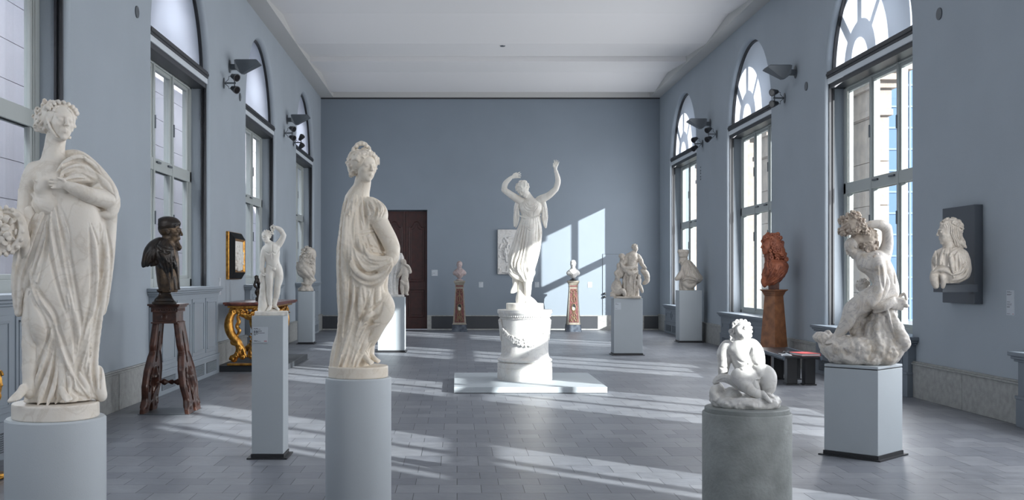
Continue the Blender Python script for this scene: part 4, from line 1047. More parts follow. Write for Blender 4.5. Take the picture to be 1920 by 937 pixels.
CH(b, '1650,558,-14 1620,580,-10 1606,596,-6 1600,622,-4', [18, 14, 11, 8], 5)
CH(b, '1645,492,22 1650,520,30 1645,548,34', [12, 10, 8.5], 4); CH(b, '1645,548,34 1640,560,36 1634,570,38', [8, 7, 6], 3); hand(b, s.p(1640,560,37), s.p(1628,574,40), (0,1,0), 18, 1.3)
for t, r in (('1650,500 1652,520 1656,540', 2), ('1622,505 1634,510 1644,508', 1.5), ('1626,520 1636,526', 1.2), ('1676,500 1676,530', 1.5)): ST(b, t, r, 2, 'sub', lift=.2)
s.add(b, 'figure', M_marD)
h = s.field(1566, 1656, 388, 500, -30, 55, .8)
h.ell(s.p(1608, 450, 4), (15, 15, 16), None, 2); h.ell(s.p(1598, 424, 16), (22, 17, 15), rot(0,0,-15), 3); h.ell(s.p(1628, 452, 4), (18, 28, 16), None, 4)
h.ell(T(0,-.12,.34), (14,19,15), R, 1.5, 'sub')
rr = random.Random(21)
for cl in ((1585,414,16,13,9,11,80),(1600,406,16,14,10,12,90),(1612,419,18,13,10,11,80),(1583,434,18,12,8,11,80),(1600,430,20,14,9,11,80),(1622,432,12,10,10,12,50)):
    h.ell(s.p(*cl[:3]), (cl[3]-1.6, cl[4]-1.6, cl[5]-1.6), None, 1)
    for j in range(cl[6]):
        u = rr.uniform(-1,1); a = rr.uniform(0,2*pi); q = math.sqrt(1-u*u)
        h.ell(s.p(cl[0]+cl[3]*q*cos(a), cl[1]+cl[4]*u, cl[2]+cl[5]*q*sin(a)), rr.uniform(1.8,2.5), None, .12)
for j in range(54):      # vine leaves
    x = rr.uniform(1612, 1646); y = rr.uniform(432, 486); h.ell(s.p(x, y, 17+rr.uniform(-3, 3)-abs(x-1628)*.35-abs(y-455)*.15), (5.5, 4.5, 1.7), rot(rr.uniform(-50,50), rr.uniform(-50,50), rr.uniform(-90,90)), .5)
CH(h, '1640,484,22 1647,500,26', [6, 4], 2); h.noise(.9, 4.5, 2)
s.add(h, 'vine_wreath', marble('stained_marble', (.55,.47,.39), (.3,.24,.2), (.22,.15,.10), 5, 14, .6))
c = s.field(1600, 1705, 470, 630, -40, 60, 1.15)
CH(c, '1643,478,20 1652,505,24 1660,530,22 1652,552,28 1642,572,30', [5, 6, 8, 8, 6], 2, flat=((0,0,1), 1.2))
CH(c, '1634,574,34 1655,572,32 1672,562,24', [5, 7, 6], 2); CH(c, '1640,582,30 1660,575,30 1676,566,22', [4, 5, 4], 2)
c.box(s.p(1678, 567, 6), (13, 12, 16), rot(20, 0, 8), 4, 3)
c.ell(s.p(1692, 566, 10), (8, 6, 9), rot(30,0,-30), 2); CH(c, '1686,555,12 1694,550,12 1698,560,14', [2.5, 2.5, 2], 1); c.ell(s.p(1698, 572, 14), (5, 4, 6), None, 2)
CH(c, '1662,575,28 1668,600,28 1676,625,26', [2.5, 2.5, 2], 1)
s.add(c, 'animal_skin', M_marD)
k = s.field(1596, 1640, 518, 610, -45, 20, 1.1)
Rk = rot(20, 25, 10); Tk = head(k, s.p(1618, 540, -14), 27, Rk); CH(k, '1620,552,-18 1624,570,-18 1622,600,-16', [9, 14, 12], 4); CH(k, '1612,560,-10 1606,575,-4 1612,588,0', [6, 5, 4], 2)
k.ell(s.p(1618, 536, -17), (13, 12.5, 13), None, 1); curls(k, scat(k, 40, 1618, 536, -17, 12.6, 12.6, 13, 5, y0=-.3), 3.2, 6, k=.8)
s.add(k, 'satyr_child', M_marD)
g = s.field(1518, 1712, 560, 688, -62, 62, 1.5)
LF(g, [(682,1560,1676,0,34),(676,1552,1684,0,42),(662,1540,1692,0,46),(648,1536,1700,0,46),(638,1545,1698,0,40),(630,1562,1690,0,32)], lambda t, y: 2*FS(t, 9, .06*y), 4)
CH(g, '1545,640,-2 1536,634,0 1531,632,0', [13, 9, 5], 4); CH(g, '1550,632,-10 1552,626,-14', [9, 4], 4)
CH(g, '1650,650,0 1652,615,0 1660,580,-4', [32, 26, 20], 8); CH(g, '1620,650,-6 1612,620,-14 1618,600,-14', [18, 14, 12], 8); g.ell(s.p(1692, 640, 8), (12, 15, 14), rot(0,0,-35), 5)
CH(g, '1672,600,14 1684,620,18 1697,640,20', [10, 11, 7], 6)
for t, r in (('1640,590 1632,620 1640,650 1630,674', [2,4,4,3]), ('1660,592 1664,622 1660,660', [2,4,3]), ('1600,636 1604,655 1596,672', [2,3,2]), ('1576,640 1584,660', [2,3]), ('1622,640 1614,660', [3,3])): ST(g, t, r, 3, 'sub', lift=.3)
for t, r in (('1648,585 1645,620 1652,660', [3,5,4]), ('1610,640 1620,656 1612,674', [3,4,3]), ('1560,640 1570,650 1590,648', [3,4,3])): ST(g, t, r, 3, lift=.5)
g.noise(2.4, 9, 3); g.noise(1.0, 4, 4)
s.add(g, 'rock', M_marD)

# ================================================================== 5. seated child looking up
s = Statue('marble_statue', 'small marble infant seated cross-legged on a rock, head thrown back, on the stone drum', 'statue', 1400, 762, 300)
b = s.field(1340, 1462, 600, 756, -40, 58, 1.05)
CH(b, '1413,702,-4 1402,684,0 1390,662,0 1386,650,0', [26, 22, 21, 18], 7); b.ell(s.p(1398, 678, 10), (21, 19, 17), None, 6); b.ell(s.p(1374, 655, 8), (12, 10, 9), None, 6); b.ell(s.p(1398, 656, 10), (12, 10, 9), None, 6)
R = rot(14, 38, 12); T = head(b, s.p(1391, 621, 4), 41, R, k=2.6); b.ell(T(.2,-.12,.2), (8,8,8), None, 3); b.ell(T(-.2,-.12,.2), (8,8,8), None, 3)
CH(b, '1390,632,0 1388,646,-2', [13, 15], 5)
CH(b, '1364,650,-2 1357,664,0 1358,680,2', [12.5, 11.5, 10.5], 5); CH(b, '1358,680,2 1356,692,6 1355,704,8', [10.5, 9.5, 6.5], 3); hand(b, s.p(1355,702,8), s.p(1347,716,14), (1,0,.4), 18, .5)
CH(b, '1408,648,2 1416,660,8 1421,675,12', [14, 14, 12], 5); CH(b, '1421,675,12 1422,688,20 1423,698,26', [12.5, 11, 7], 3); hand(b, s.p(1423,696,26), s.p(1420,712,34), (-1,.2,0), 20, .8, thumb=-1)
CH(b, '1412,706,6 1400,705,26 1384,702,36', [19, 17, 13.5], 5); CH(b, '1384,702,36 1402,722,34 1428,739,30', [13, 11.5, 6.5], 4); foot(b, s.p(1424,736,30), s.p(1444,748,38), 28, up=(.4,1,.4))
CH(b, '1420,702,-4 1436,704,8 1441,724,16', [19, 18, 12], 5); CH(b, '1441,724,16 1430,734,6 1420,742,2', [11, 9, 7], 4); foot(b, s.p(1432,738,20), s.p(1452,742,30), 22)
for t, r in (('1382,672 1394,678 1408,674', 1.2), ('1380,684 1396,692 1412,688', 1.3), ('1408,652 1406,664 1410,676', 1.6), ('1414,680 1420,682 1430,680', 1.2), ('1350,688 1358,690 1364,689', 1.0)): ST(b, t, r, 1.6, 'sub', lift=.3)
b.ell(s.p(1401, 680, 27), 1.6, None, 1, 'sub')
s.add(b, 'figure', M_marE)
h = s.field(1354, 1416, 598, 648, -32, 40, .9)
h.ell(T(0,.20,-.14), (15, 14, 17), R, 2)
curls(h, [T(*q) for q in [(-.40,.10,.02),(-.42,-.08,-.06),(-.38,.28,.05),(-.28,.42,.10),(-.10,.50,.14),(.10,.50,.14),(.28,.40,.12),(.40,.26,.06),(.43,.08,.02),(.40,-.10,-.04),(-.44,-.25,-.14),(-.36,.1,-.2),(-.4,-.42,-.2),(.38,.0,-.2),(-.22,.36,-.1),(0,.46,-.1),(.24,.36,-.1),(-.46,.0,-.18),(-.38,-.2,-.3),(-.18,.5,.0),(.2,.5,0),(-.34,.38,-.05),(.36,.36,-.05)]], 4.2, 8, k=1.0)
s.add(h, 'hair', M_marE)
c = s.field(1336, 1440, 694, 750, -20, 55, 1.0)
CH(c, '1340,716,14 1352,708,14 1370,711,20 1384,722,18 1396,730,12', [5, 7, 8, 6, 5], 2); CH(c, '1410,704,28 1414,718,32 1420,728,30', [7, 8, 5], 3)
for t in ('1344,712 1360,706 1378,714', '1346,716 1362,711 1380,720', '1408,706 1412,722', '1414,706 1418,722'): ST(c, t, 1.6, 1, lift=.5)
s.add(c, 'drapery', M_marE)
g = s.field(1328, 1470, 712, 768, -55, 58, 1.4)
LF(g, [(763,1340,1458,0,44),(758,1336,1462,0,48),(748,1335,1463,0,46),(742,1338,1458,0,40)], lambda t, y: 1.5*FS(t, 7, .1*y), 3)
CH(g, '1346,748,4 1345,736,6 1347,726,8', [15, 12, 8], 5); CH(g, '1370,748,4 1375,742,4', [20, 14], 5); CH(g, '1340,745,24 1338,732,22 1346,724,18', [6, 6, 5], 3)
CH(g, '1400,752,20 1430,756,26 1450,752,30', [10, 9, 6], 5); CH(g, '1410,748,-6 1440,742,0', [16, 10], 6)
g.noise(1.8, 8, 5); g.noise(.7, 4, 6)
s.add(g, 'rock', M_marE)

# ================================================================== 6. statuette holding grapes aloft
s = Statue('marble_statuette', 'small white marble youth raising grapes above his head, on the narrow labelled plinth', 'statue', 508, 590.8, 224.6)
b = s.field(484, 540, 416, 588, -22, 24, .7)
R = rot(-28, 16, -14); T = head(b, s.p(499, 444, 2), 23.5, R, male=True)
CH(b, '502,454,0 507,461,-1', [5.6, 6.5], 2.5)
CH(b, '509,466,0 510,474,0 511,488,0 513,499,0', [12.5, 13, 10.6, 11.5], 4); b.ell(s.p(503, 468, 5), (7.5, 6, 5), None, 3); b.ell(s.p(517, 466, 5), (7.5, 6, 5), None, 3)
CH(b, '520,461,0 528,450,1 532,441,3', [6.4, 5, 4.2], 2.5); CH(b, '532,441,3 526,431,5 517,426,7', [4.3, 3.9, 2.6], 2); hand(b, s.p(518,426,7), s.p(508,423,10), (0,0,1), 11, 1.1)
CH(b, '497,466,0 493,480,0 492,494,2', [5.8, 4.8, 3.9], 2.5); CH(b, '492,494,2 491,504,4 493,511,5', [3.8, 3.3, 2.4], 2); hand(b, s.p(493,510,5), s.p(495,521,7), (1,0,0), 10, .8)
CH(b, '507,502,1 505,520,3 506,537,5', [8.6, 7.2, 5.4], 3); CH(b, '506,537,5 505,552,3 507,575,1', [5.3, 5.6, 3.2], 2)
CH(b, '520,502,0 523,520,1 520,537,3', [8.6, 7.4, 5.4], 3); CH(b, '520,537,3 519,550,0 514,574,-4', [5.3, 5.5, 3.2], 2)
foot(b, s.p(507,577,0), s.p(503,583,13), 15); foot(b, s.p(514,576,-5), s.p(523,582,4), 15)
b.ell(s.p(514.5, 505, 11), (2.6, 3.2, 3), None, 1)
for t, r in (('510,458 510,470 511,486', .8), ('498,473 504,476 509,473', .9), ('511,473 517,476 523,471', .9), ('503,496 512,501 521,495', .7)): ST(b, t, r, 1, 'sub', lift=.3)
s.add(b, 'figure', M_marC)
h = s.field(484, 518, 426, 462, -20, 20, .6); h.ell(T(0,.2,-.14), (8.4, 8.2, 9.6), R, 1); locks(h, T(0,.2,-.12), (8.6, 8.6, 9.8), R, 70, 1.0, 5, length=.5, skip=lambda d: d[2] > .3 and d[1] < .35)
s.add(h, 'hair', M_marC)
g = s.field(500, 524, 418, 444, 0, 22, .55); rr = random.Random(2)
for j in range(40):
    q = rr.random(); g.ell(s.p(511+rr.uniform(-4.2,4.2)*(1-.6*q), 424+q*15, 11+rr.uniform(-3,3)), 1.35, None, .2)
s.add(g, 'grapes', M_marC)
g = s.field(474, 546, 500, 594, -30, 30, .9); g.box(s.p(509, 587, 0), (31, 3.8, 26), None, 1, .5)
CH(g, '495,505,0 494,530,-1 493,555,-1 493,580,-1', [3.6, 5.5, 7, 9.5], 2); CH(g, '500,584,0 520,584,0', [4, 3], 3); CH(g, '492,508,3 489,520,4 488,528,4', [3, 2.5, 1.2], 1)
g.noise(.6, 5, 1)
s.add(g, 'tree_stump', M_marC)

# ================================================================== 7. bronze bust in profile
s = Statue('bronze_bust', 'dark bronze bust of a bearded man in cap and cape, on the carved wooden stand', 'bust', 308, 570, 173)
b = s.field(290, 350, 402, 548, -40, 40, .95)
R = rot(74, 0, 0); T = head(b, s.p(320, 434, 0), 50, R, male=True, old=True)
b.chain([T(0,-.46,.26), T(0,-.60,.34), T(0,-.68,.34)], [5, 4.5, 2], 2); CH(b, '316,452,0 312,462,-2', [13, 16], 4)
CH(b, '312,470,0 314,500,0 316,538,2', [20, 21, 19], 5); 
s.add(b, 'figure', M_bronze2)
h = s.field(296, 350, 400, 450, -36, 36, .9); h.ell(T(0,.26,-.10), (19.5, 16.5, 25), R, 2); h.ell(T(0,.06,.42), (16, 12, 12), R, 1.5, 'sub'); h.chain([T(-.3,.2,.25), T(0,.3,.36), T(.3,.2,.25)], 1.6, 1); h.chain([T(0,.3,.36), T(0,.52,.1), T(0,.5,-.3)], 1.2, 1)
s.add(h, 'cap', M_bronze)
c = s.field(258, 346, 440, 560, -58, 58, 1.0); c.valley = .6
def fo(t, y): return 1.6*FS(t, 10, .05*y)
LF(c, [(543,298,338,0,20),(525,300,336,0,22),(505,296,334,0,26),(492,290,333,0,38),(480,282,329,-2,44),(468,280,327,-2,40),(458,288,324,-2,28),(448,300,320,0,18)], fo, 3)
CH(c, '303,456,8 290,466,20 282,478,26', [11, 13, 12], 5); CH(c, '282,476,24 275,488,28 268,500,30', [11, 8, 2.5], 4, flat=((.6,.5,0), 1.9)); CH(c, '300,456,-14 285,470,-26 276,495,-30', [12, 13, 5], 5)
CH(c, '290,474,18 288,490,18 286,502,18', [9, 6, 2.5], 4)
c.ell(s.p(288, 532, 0), (15, 34, 70), None, 4, 'sub'); c.ell(s.p(312, 443, 4), (11, 9, 12), None, 3, 'sub')
for t, r in (('300,452 296,462 312,470 326,468', [3,3,3,2]), ('324,470 330,500 336,540', [2,3,3]), ('320,470 322,505 322,540', [1.5,2,2]), ('306,468 314,500 316,520', [1.5,2,1.5]), ('284,468 277,485 273,500', [1.5,2,1.5]), ('294,464 288,482 290,494', [1.5,2,1.5])): ST(c, t, r, 1.5, lift=.6)
s.add(c, 'cape', M_bronze)
p = s.field(280, 336, 540, 572, -30, 30, 1); LF(p, [(570,285,331,0,23),(566,285,331,0,23),(564,288,328,0,20),(560,290,325,0,18),(554,296,322,0,13),(548,297,321,0,12),(546,294,324,0,15),(542,294,324,0,15)], None, .5, pw=8)
s.add(p, 'socle', M_bronze)

# ================================================================== 8. terracotta bust with a great wig
s = Statue('terracotta_bust', 'red-brown terracotta bust of a man in a long curled wig, on the tapering wooden pedestal', 'bust', 1451, 542.4, 112)
b = s.field(1424, 1472, 436, 500, -26, 26, .8); R = rot(-62, 4, 0); T = head(b, s.p(1441, 461, 3), 34, R, male=True); CH(b, '1444,474,0 1446,490,0', [9, 12], 3); s.add(b, 'face', M_terra)
h = s.field(1422, 1480, 432, 516, -34, 40, .8)
CH(h, '1447,449,0 1454,462,0 1462,478,0', [13, 13, 11], 4); h.ell(T(.1,-.1,.42), (11, 16, 13), R, 1.5, 'sub')
pts = []
for (x0, y0, x1, y1, n, z) in ((1430,452,1440,439,4,6),(1434,445,1452,440,5,11),(1446,448,1466,478,7,12),(1452,444,1474,486,8,4),(1448,458,1462,500,7,14),(1444,470,1452,508,7,15),(1456,462,1472,488,5,9),(1458,446,1472,476,5,-8)):
    for j in range(n): t = j/(n-1); pts.append(s.p(x0+(x1-x0)*t, y0+(y1-y0)*t, z+2*sin(j*2)))
curls(h, pts, 4.0, 9, k=.5)
curls(h, scat(h, 60, 1455, 462, -2, 12, 24, 15, 7), 3.6, 10, k=.5)
curls(h, [s.p(1435, 480, 2), s.p(1434, 476, 4), s.p(1431, 458, 4), s.p(1430, 453, 4)], 2.6, 2, k=.5)
s.add(h, 'wig', M_terra)
c = s.field(1422, 1484, 482, 540, -42, 42, .8); c.valley = .6
LF(c, [(535,1434,1452,4,8),(530,1431,1460,2,16),(522,1430,1468,0,24),(512,1428,1475,0,32),(502,1432,1478,-2,36),(494,1434,1477,-2,34),(487,1436,1470,-2,22)], lambda t, y: 1.0*FS(t, 9, .12*y), 3)
for t, r in (('1440,486 1436,500 1430,514', [2,2.6,2]), ('1446,488 1440,505 1434,522', [1.6,2,2]), ('1452,500 1446,515 1436,530', [1.6,2.2,2]), ('1476,500 1466,516 1446,530', [2,2.4,2]), ('1464,496 1456,512 1440,526', [1.5,2,1.5]), ('1438,492 1440,510', [1.5,1.5])): ST(c, t, r, 1.2, lift=.6)
CH(c, '1434,516,14 1432,528,12 1434,536,8', [5, 4.5, 3], 2); c.noise(.8, 5, 3)
s.add(c, 'drapery', M_terra)
p = s.field(1436, 1466, 526, 545, -16, 16, .8); p.box(s.p(1451, 535, 0), (10, 8, 10), None, .6, .5); s.add(p, 'socle', M_wood)

# ================================================================== 9. bust of a long-haired man on the wall panel
CLAMP[0] = False
s = Statue('marble_bust', 'stone bust of a long-haired man in a cloak, mounted on the dark wall panel', 'bust', 1783, 533, 174)
b = s.field(1750, 1812, 406, 500, -28, 36, .9); R = rot(-72, 0, 0); T = head(b, s.p(1777, 435, 4), 47, R, male=True, ears=False); CH(b, '1779,452,0 1780,470,0 1780,500,0', [11, 12, 20], 4); s.add(b, 'figure', M_marF)
h = s.field(1752, 1818, 402, 478, -34, 38, .8); h.ell(T(0,.16,-.14), (18, 18.5, 22), R, 2); CH(h, '1788,432,0 1792,448,0 1800,462,-2', [14, 12, 8], 3); h.ell(T(0,-.14,.40), (16, 21, 14), R, 1.5, 'sub')
locks(h, T(0,.16,-.14), (18.6, 19, 22.6), R, 90, 2.0, 4, length=.6, k=.4, skip=lambda d: d[2] > .35 and d[1] < .4)
h.valley = .6
for j in range(9):
    x = 1768+j*3.6; y = 418+abs(j-3.5)*1.6
    ST(h, f'{x-2},{y} {x+2+j*.3},{y+9} {x-1+j*.9},{y+19} {x+3+j*1.1},{y+30} {x+2+j*1.3},{y+40}', [1.5, 2.4, 2.4, 2.2, 1.2], .5, lift=.7)
CH(h, '1796,452,6 1804,456,6 1811,464,4', [4, 4, 2], 1.5); CH(h, '1764,420,8 1768,432,12 1777,446,14', [2, 2.4, 2], 1)
s.add(h, 'hair', M_marF)
c = s.field(1740, 1826, 456, 544, -42, 46, .9); c.valley = .6
LF(c, [(531,1760,1798,0,20),(524,1750,1812,0,24),(510,1748,1820,0,30),(495,1747,1820,0,32),(480,1749,1817,0,30),(470,1754,1812,0,22),(463,1768,1800,-2,12)], lambda t, y: 1.6*FS(t, 8, .05*y), 3)
c.ell(s.p(1772, 486, 34), (7, 18, 10), None, 2, 'sub'); CH(c, '1756,508,18 1752,520,20 1755,535,18', [8, 8, 6.5], 3, flat=((0,0,1),1.3)); CH(c, '1766,512,24 1769,524,24 1768,537,20', [5, 5, 4], 2)
c.ell(s.p(1761, 530, 30), (2.5, 12, 8), None, 1.5, 'sub')
for t, r in (('1754,470 1750,490 1751,512', [3,4,3]), ('1770,462 1764,484 1762,505', [2,2.4,2]), ('1782,464 1784,490 1788,520', [2.5,3,3]), ('1800,464 1786,474 1780,480', [2,2.5,2]), ('1818,500 1806,518 1786,526', [3,3.5,2.5]), ('1816,490 1802,508 1784,516', [2,3,2]), ('1748,512 1760,506 1776,508 1786,516', [3,3.5,3.5,2]), ('1796,474 1800,495 1798,510', [1.5,2.2,1.5]), ('1808,474 1812,495', [1.5,2])): ST(c, t, r, 1.6, lift=.6)
s.add(c, 'cloak', M_marF)
PANEL_BUST = s.root; CLAMP[0] = True

# ================================================================== 10. bishop bust
s = Statue('marble_bust', 'marble bust of a clergyman in a tall cap by the far right window', 'bust', 1290, 544, 81.9)
b = s.field(1264, 1304, 470, 512, -18, 18, .6); R = rot(-66, -12, 0); T = head(b, s.p(1281, 488, 0), 20, R, male=True); CH(b, '1283,495,0 1287,502,0', [6, 8], 2)
hand(b, s.p(1276,519,6), s.p(1267,524,8), (0,1,0), 7, .8) if False else None
s.add(b, 'figure', M_marF)
h = s.field(1266, 1296, 464, 486, -16, 16, .55); LF(h, [(481.5,1273,1290,0,8.5),(476,1272,1291,0,9.5),(471,1270,1292,0,10.5),(468,1271,1291,0,9)], None, 1, pw=3.5); h.box(s.p(1281,469,0), (9,1.5,.9), None, .5, .6); h.box(s.p(1281,469,0), (.9,1.5,9), None, .5, .6); s.add(h, 'cap', M_marF)
c = s.field(1262, 1324, 482, 550, -34, 34, .7); c.valley = .65
LF(c, [(544,1274,1304,0,13),(534,1273,1306,0,15),(528,1274,1314,0,20),(522,1274,1318,-1,24),(512,1275,1312,-1,24),(502,1276,1306,-1,19),(494,1279,1300,-1,13),(487,1283,1294,-1,7)], lambda t, y: .9*FS(t, 9, .1*y), 2)
c.ell(s.p(1316, 540, 0), (14, 9, 40), None, 2, 'sub'); CH(c, '1278,512,10 1272,520,12 1268,523,12', [5, 4, 2.6], 2); CH(c, '1284,530,12 1294,536,12 1302,532,10', [5, 5, 4], 2)
for t, r in (('1284,490 1280,500 1276,512', [1.5,2,1.5]), ('1292,490 1298,500 1308,514 1317,524', [1,1.6,1.8,1.5]), ('1290,494 1294,508 1296,522', [1,1.6,1.4]), ('1276,528 1290,522 1312,528', [1.2,1.8,1.4]), ('1288,496 1286,510 1282,520', [1,1.5,1])): ST(c, t, r, .9, lift=.6)
s.add(c, 'cape', M_marF)

# ================================================================== 11. wigged bust by the left windows
s = Statue('marble_bust', 'weathered marble bust with a long rippling wig, seen from behind on the far left plinth', 'bust', 574, 545.8, 84)
b = s.field(560, 602, 460, 500, -18, 18, .65); R = rot(112, 0, 0); T = head(b, s.p(583, 477, 2), 24, R, male=True); CH(b, '582,486,0 578,498,0', [6, 9], 2); s.add(b, 'figure', M_marF)
h = s.field(550, 600, 458, 524, -26, 30, .65); CH(h, '581,475,0 576,486,2 570,500,4', [11.5, 12, 12], 4); CH(h, '584,480,4 585,500,6 586,515,5', [6, 6, 4], 3); rr = random.Random(5)
for j in range(70):
    x = rr.uniform(560, 589); y = rr.uniform(466, 512); lim = 590 if y < 500 else 588
    if x < 582-(y-464)*.62: continue
    ST(h, f'{x},{y} {x+rr.uniform(-2,1)},{y+2.4} {x+rr.uniform(-3,2)},{y+5}', rr.uniform(.8, 1.5), .4, rr.choice(['add','sub']), lift=.5)
curls(h, [q for q in scat(h, 130, 576, 488, 2, 15, 25, 15, 4) if q[0] > -22+(q[1]-30)*.3], 2.1, 3, k=.4, ring=False)
s.add(h, 'wig', M_marF)
c = s.field(550, 598, 488, 548, -30, 30, .8); LF(c, [(545.5,559,588,0,13),(540,560,587,0,12),(536,566,584,0,8),(531,564,586,0,10),(526,566,592,0,9),(521,566,590,0,11),(516,560,589,0,18),(506,556,588,0,22),(497,556,586,0,20),(490,560,580,0,12)], lambda t, y: .9*FS(t, 7, .15*y), 2)
c.ell(s.p(562, 526, 0), (7, 6, 26), None, 2, 'sub')
for t in ('558,500 562,506 575,500 586,506', '566,530 576,533 586,530', '557,492 558,506 562,514'): ST(c, t, 1.5, .8, lift=.6)
s.add(c, 'drapery', M_marF)

# ================================================================== 12. child beside a draped tomb
s = Statue('marble_group', 'marble child standing against a shroud-draped monument, half hidden behind the crowned woman', 'statue', 735, 556.5, 94)
g = s.field(702, 764, 468, 558, -26, 26, .9); g.box(s.p(733, 554.5, 0), (25, 2.2, 20), None, .8, .5)
LF(g, [(553,712,746,-2,16),(540,714,746,-2,14),(520,718,748,-2,12),(500,722,752,-2,10),(484,728,757,-2,9),(474,738,753,-2,6)], lambda t, y: 1.5*FS(t, 11, .04*y), 2)
for t in ('750,478 744,500 738,530 740,550', '744,476 736,500 730,530 730,550', '754,482 748,505 744,540', '738,482 728,510 722,545'): ST(g, t, [1.2,2,2.2,1.5], 1, lift=.6)
s.add(g, 'draped_monument', M_marE)
b = s.field(744, 774, 478, 556, -8, 26, .6); R = rot(35, 10, 0); head(b, s.p(757, 492, 9), 14, R); CH(b, '758,500,8 760,512,8 758,524,8', [5, 5.8, 6], 2); CH(b, '756,526,8 754,538,9 755,550,8', [4.6, 3.6, 2.6], 2); CH(b, '761,526,8 763,540,9 761,550,8', [4.6, 3.6, 2.6], 2)
CH(b, '762,504,8 769,510,10 766,500,12 760,496,14', [3, 2.6, 2.2, 2], 1.5); CH(b, '755,504,8 750,514,10 746,520,8', [3, 2.5, 2], 1.5); CH(b, '752,526,12 758,532,13 764,528,12', [2, 2.6, 2], 1); foot(b, s.p(755,551,7), s.p(755,553,14), 8); foot(b, s.p(761,551,7), s.p(765,553,12), 8)
s.add(b, 'child', M_marF)

# ================================================================== 13. allegorical family group
s = Statue('marble_group', 'marble group of a seated woman among smaller figures, on the wide labelled plinth at right', 'statue', 1176, 558.8, 97.8)
b = s.field(1144, 1216, 455, 556, -26, 30, .65)
R = rot(38, -6, 0); T = head(b, s.p(1191, 465.5, 1), 14.5, R); CH(b, '1189,472,0 1187,477,0', [3.6, 4.5], 1.5); CH(b, '1186,481,0 1185,490,2 1184,502,3', [10, 9.5, 11], 3); b.ell(s.p(1181,485,8), 4.6, None, 2); b.ell(s.p(1190,485,8), 4.6, None, 2)
CH(b, '1196,480,0 1201,488,4 1203,495,8', [4.4, 3.8, 3.4], 2); CH(b, '1203,495,8 1207,500,11 1210,503,12', [3.4, 2.8, 2], 1.5); hand(b, s.p(1208,501,12), s.p(1213,506,13), (0,1,0), 7, .6); CH(b, '1177,479,0 1173,487,6 1170,494,10', [4.2, 3.8, 3], 2)
R2_ = rot(-10, -14, 0); head(b, s.p(1166, 484, 8), 13, R2_); b.ell(s.p(1166, 480, 6), (6, 5.4, 6.4), None, .5); CH(b, '1166,490,6 1166,500,6 1168,512,4', [4, 7, 8], 2)
head(b, s.p(1160, 499, 10), 12, rot(-30, -20, 0), male=True); CH(b, '1161,505,6 1162,515,6', [5, 7], 2); CH(b, '1158,508,10 1154,512,12 1158,518,12', [2.6, 2.4, 2], 1.5)
head(b, s.p(1158, 522, 12), 12.5, rot(30, 26, 0)); CH(b, '1157,530,8 1158,538,10 1160,548,10', [6.5, 7.5, 7.5], 2.5); CH(b, '1151,532,8 1149,541,10 1154,549,16', [3.4, 3, 2.6], 1.5); CH(b, '1158,549,14 1168,545,20 1172,554,18', [4.6, 4.2, 2.6], 2); CH(b, '1155,551,10 1146,552,16 1152,556,20', [4.6, 4, 3], 2)
head(b, s.p(1198, 519, 12), 10, rot(-20, 10, 0)); CH(b, '1198,524,10 1197,531,10', [4.4, 4.8], 1.5); CH(b, '1198,534,10 1202,540,12 1204,547,12', [3.6, 3, 2], 1.5); CH(b, '1195,534,10 1192,544,12', [3.6, 2.4], 1.5); CH(b, '1194,526,12 1190,522,14 1192,516,14', [2.4, 2, 1.8], 1)
b.noise(.45, 3.0, 2); s.add(b, 'figures', M_marF)
h = s.field(1180, 1202, 456, 474, -14, 14, .5); h.ell(T(0,.2,-.14), (5.2, 5, 6), R, .8); locks(h, T(0,.2,-.12), (5.4, 5.4, 6.2), R, 40, .8, 3, length=.5, skip=lambda d: d[2] > .35 and d[1] < .4); s.add(h, 'hair', M_marF)
c = s.field(1146, 1218, 490, 560, -26, 32, .65); c.valley = .6
LF(c, [(556,1164,1198,2,14),(540,1167,1197,2,14),(524,1168,1197,2,14),(512,1168,1196,3,14),(504,1170,1195,3,12),(499,1174,1193,2,8)], lambda t, y: 1.4*FS(t, 13, .05*y), 2)
CH(c, '1164,494,12 1170,502,15 1182,503,16 1194,500,13', [2.4, 3.4, 3.4, 2], 1.5); CH(c, '1170,506,14 1182,512,18 1194,508,14', [3, 4, 3], 2)
for t in ('1180,506 1172,520 1170,545 1166,554', '1186,508 1180,525 1180,552', '1190,508 1190,530 1188,554', '1194,510 1196,530 1195,554', '1176,508 1170,522 1168,540'): ST(c, t, [1.2,1.8,2,1.4], .8, lift=.6)
CH(c, '1206,507,8 1212,515,6 1213,526,4 1207,531,4', [5, 5, 4, 2.6], 2)
c.noise(.4, 3.0, 5); c.box(s.p(1176, 557, 2), (26, 2, 20), None, .8, .8)
s.add(c, 'robes', M_marF)

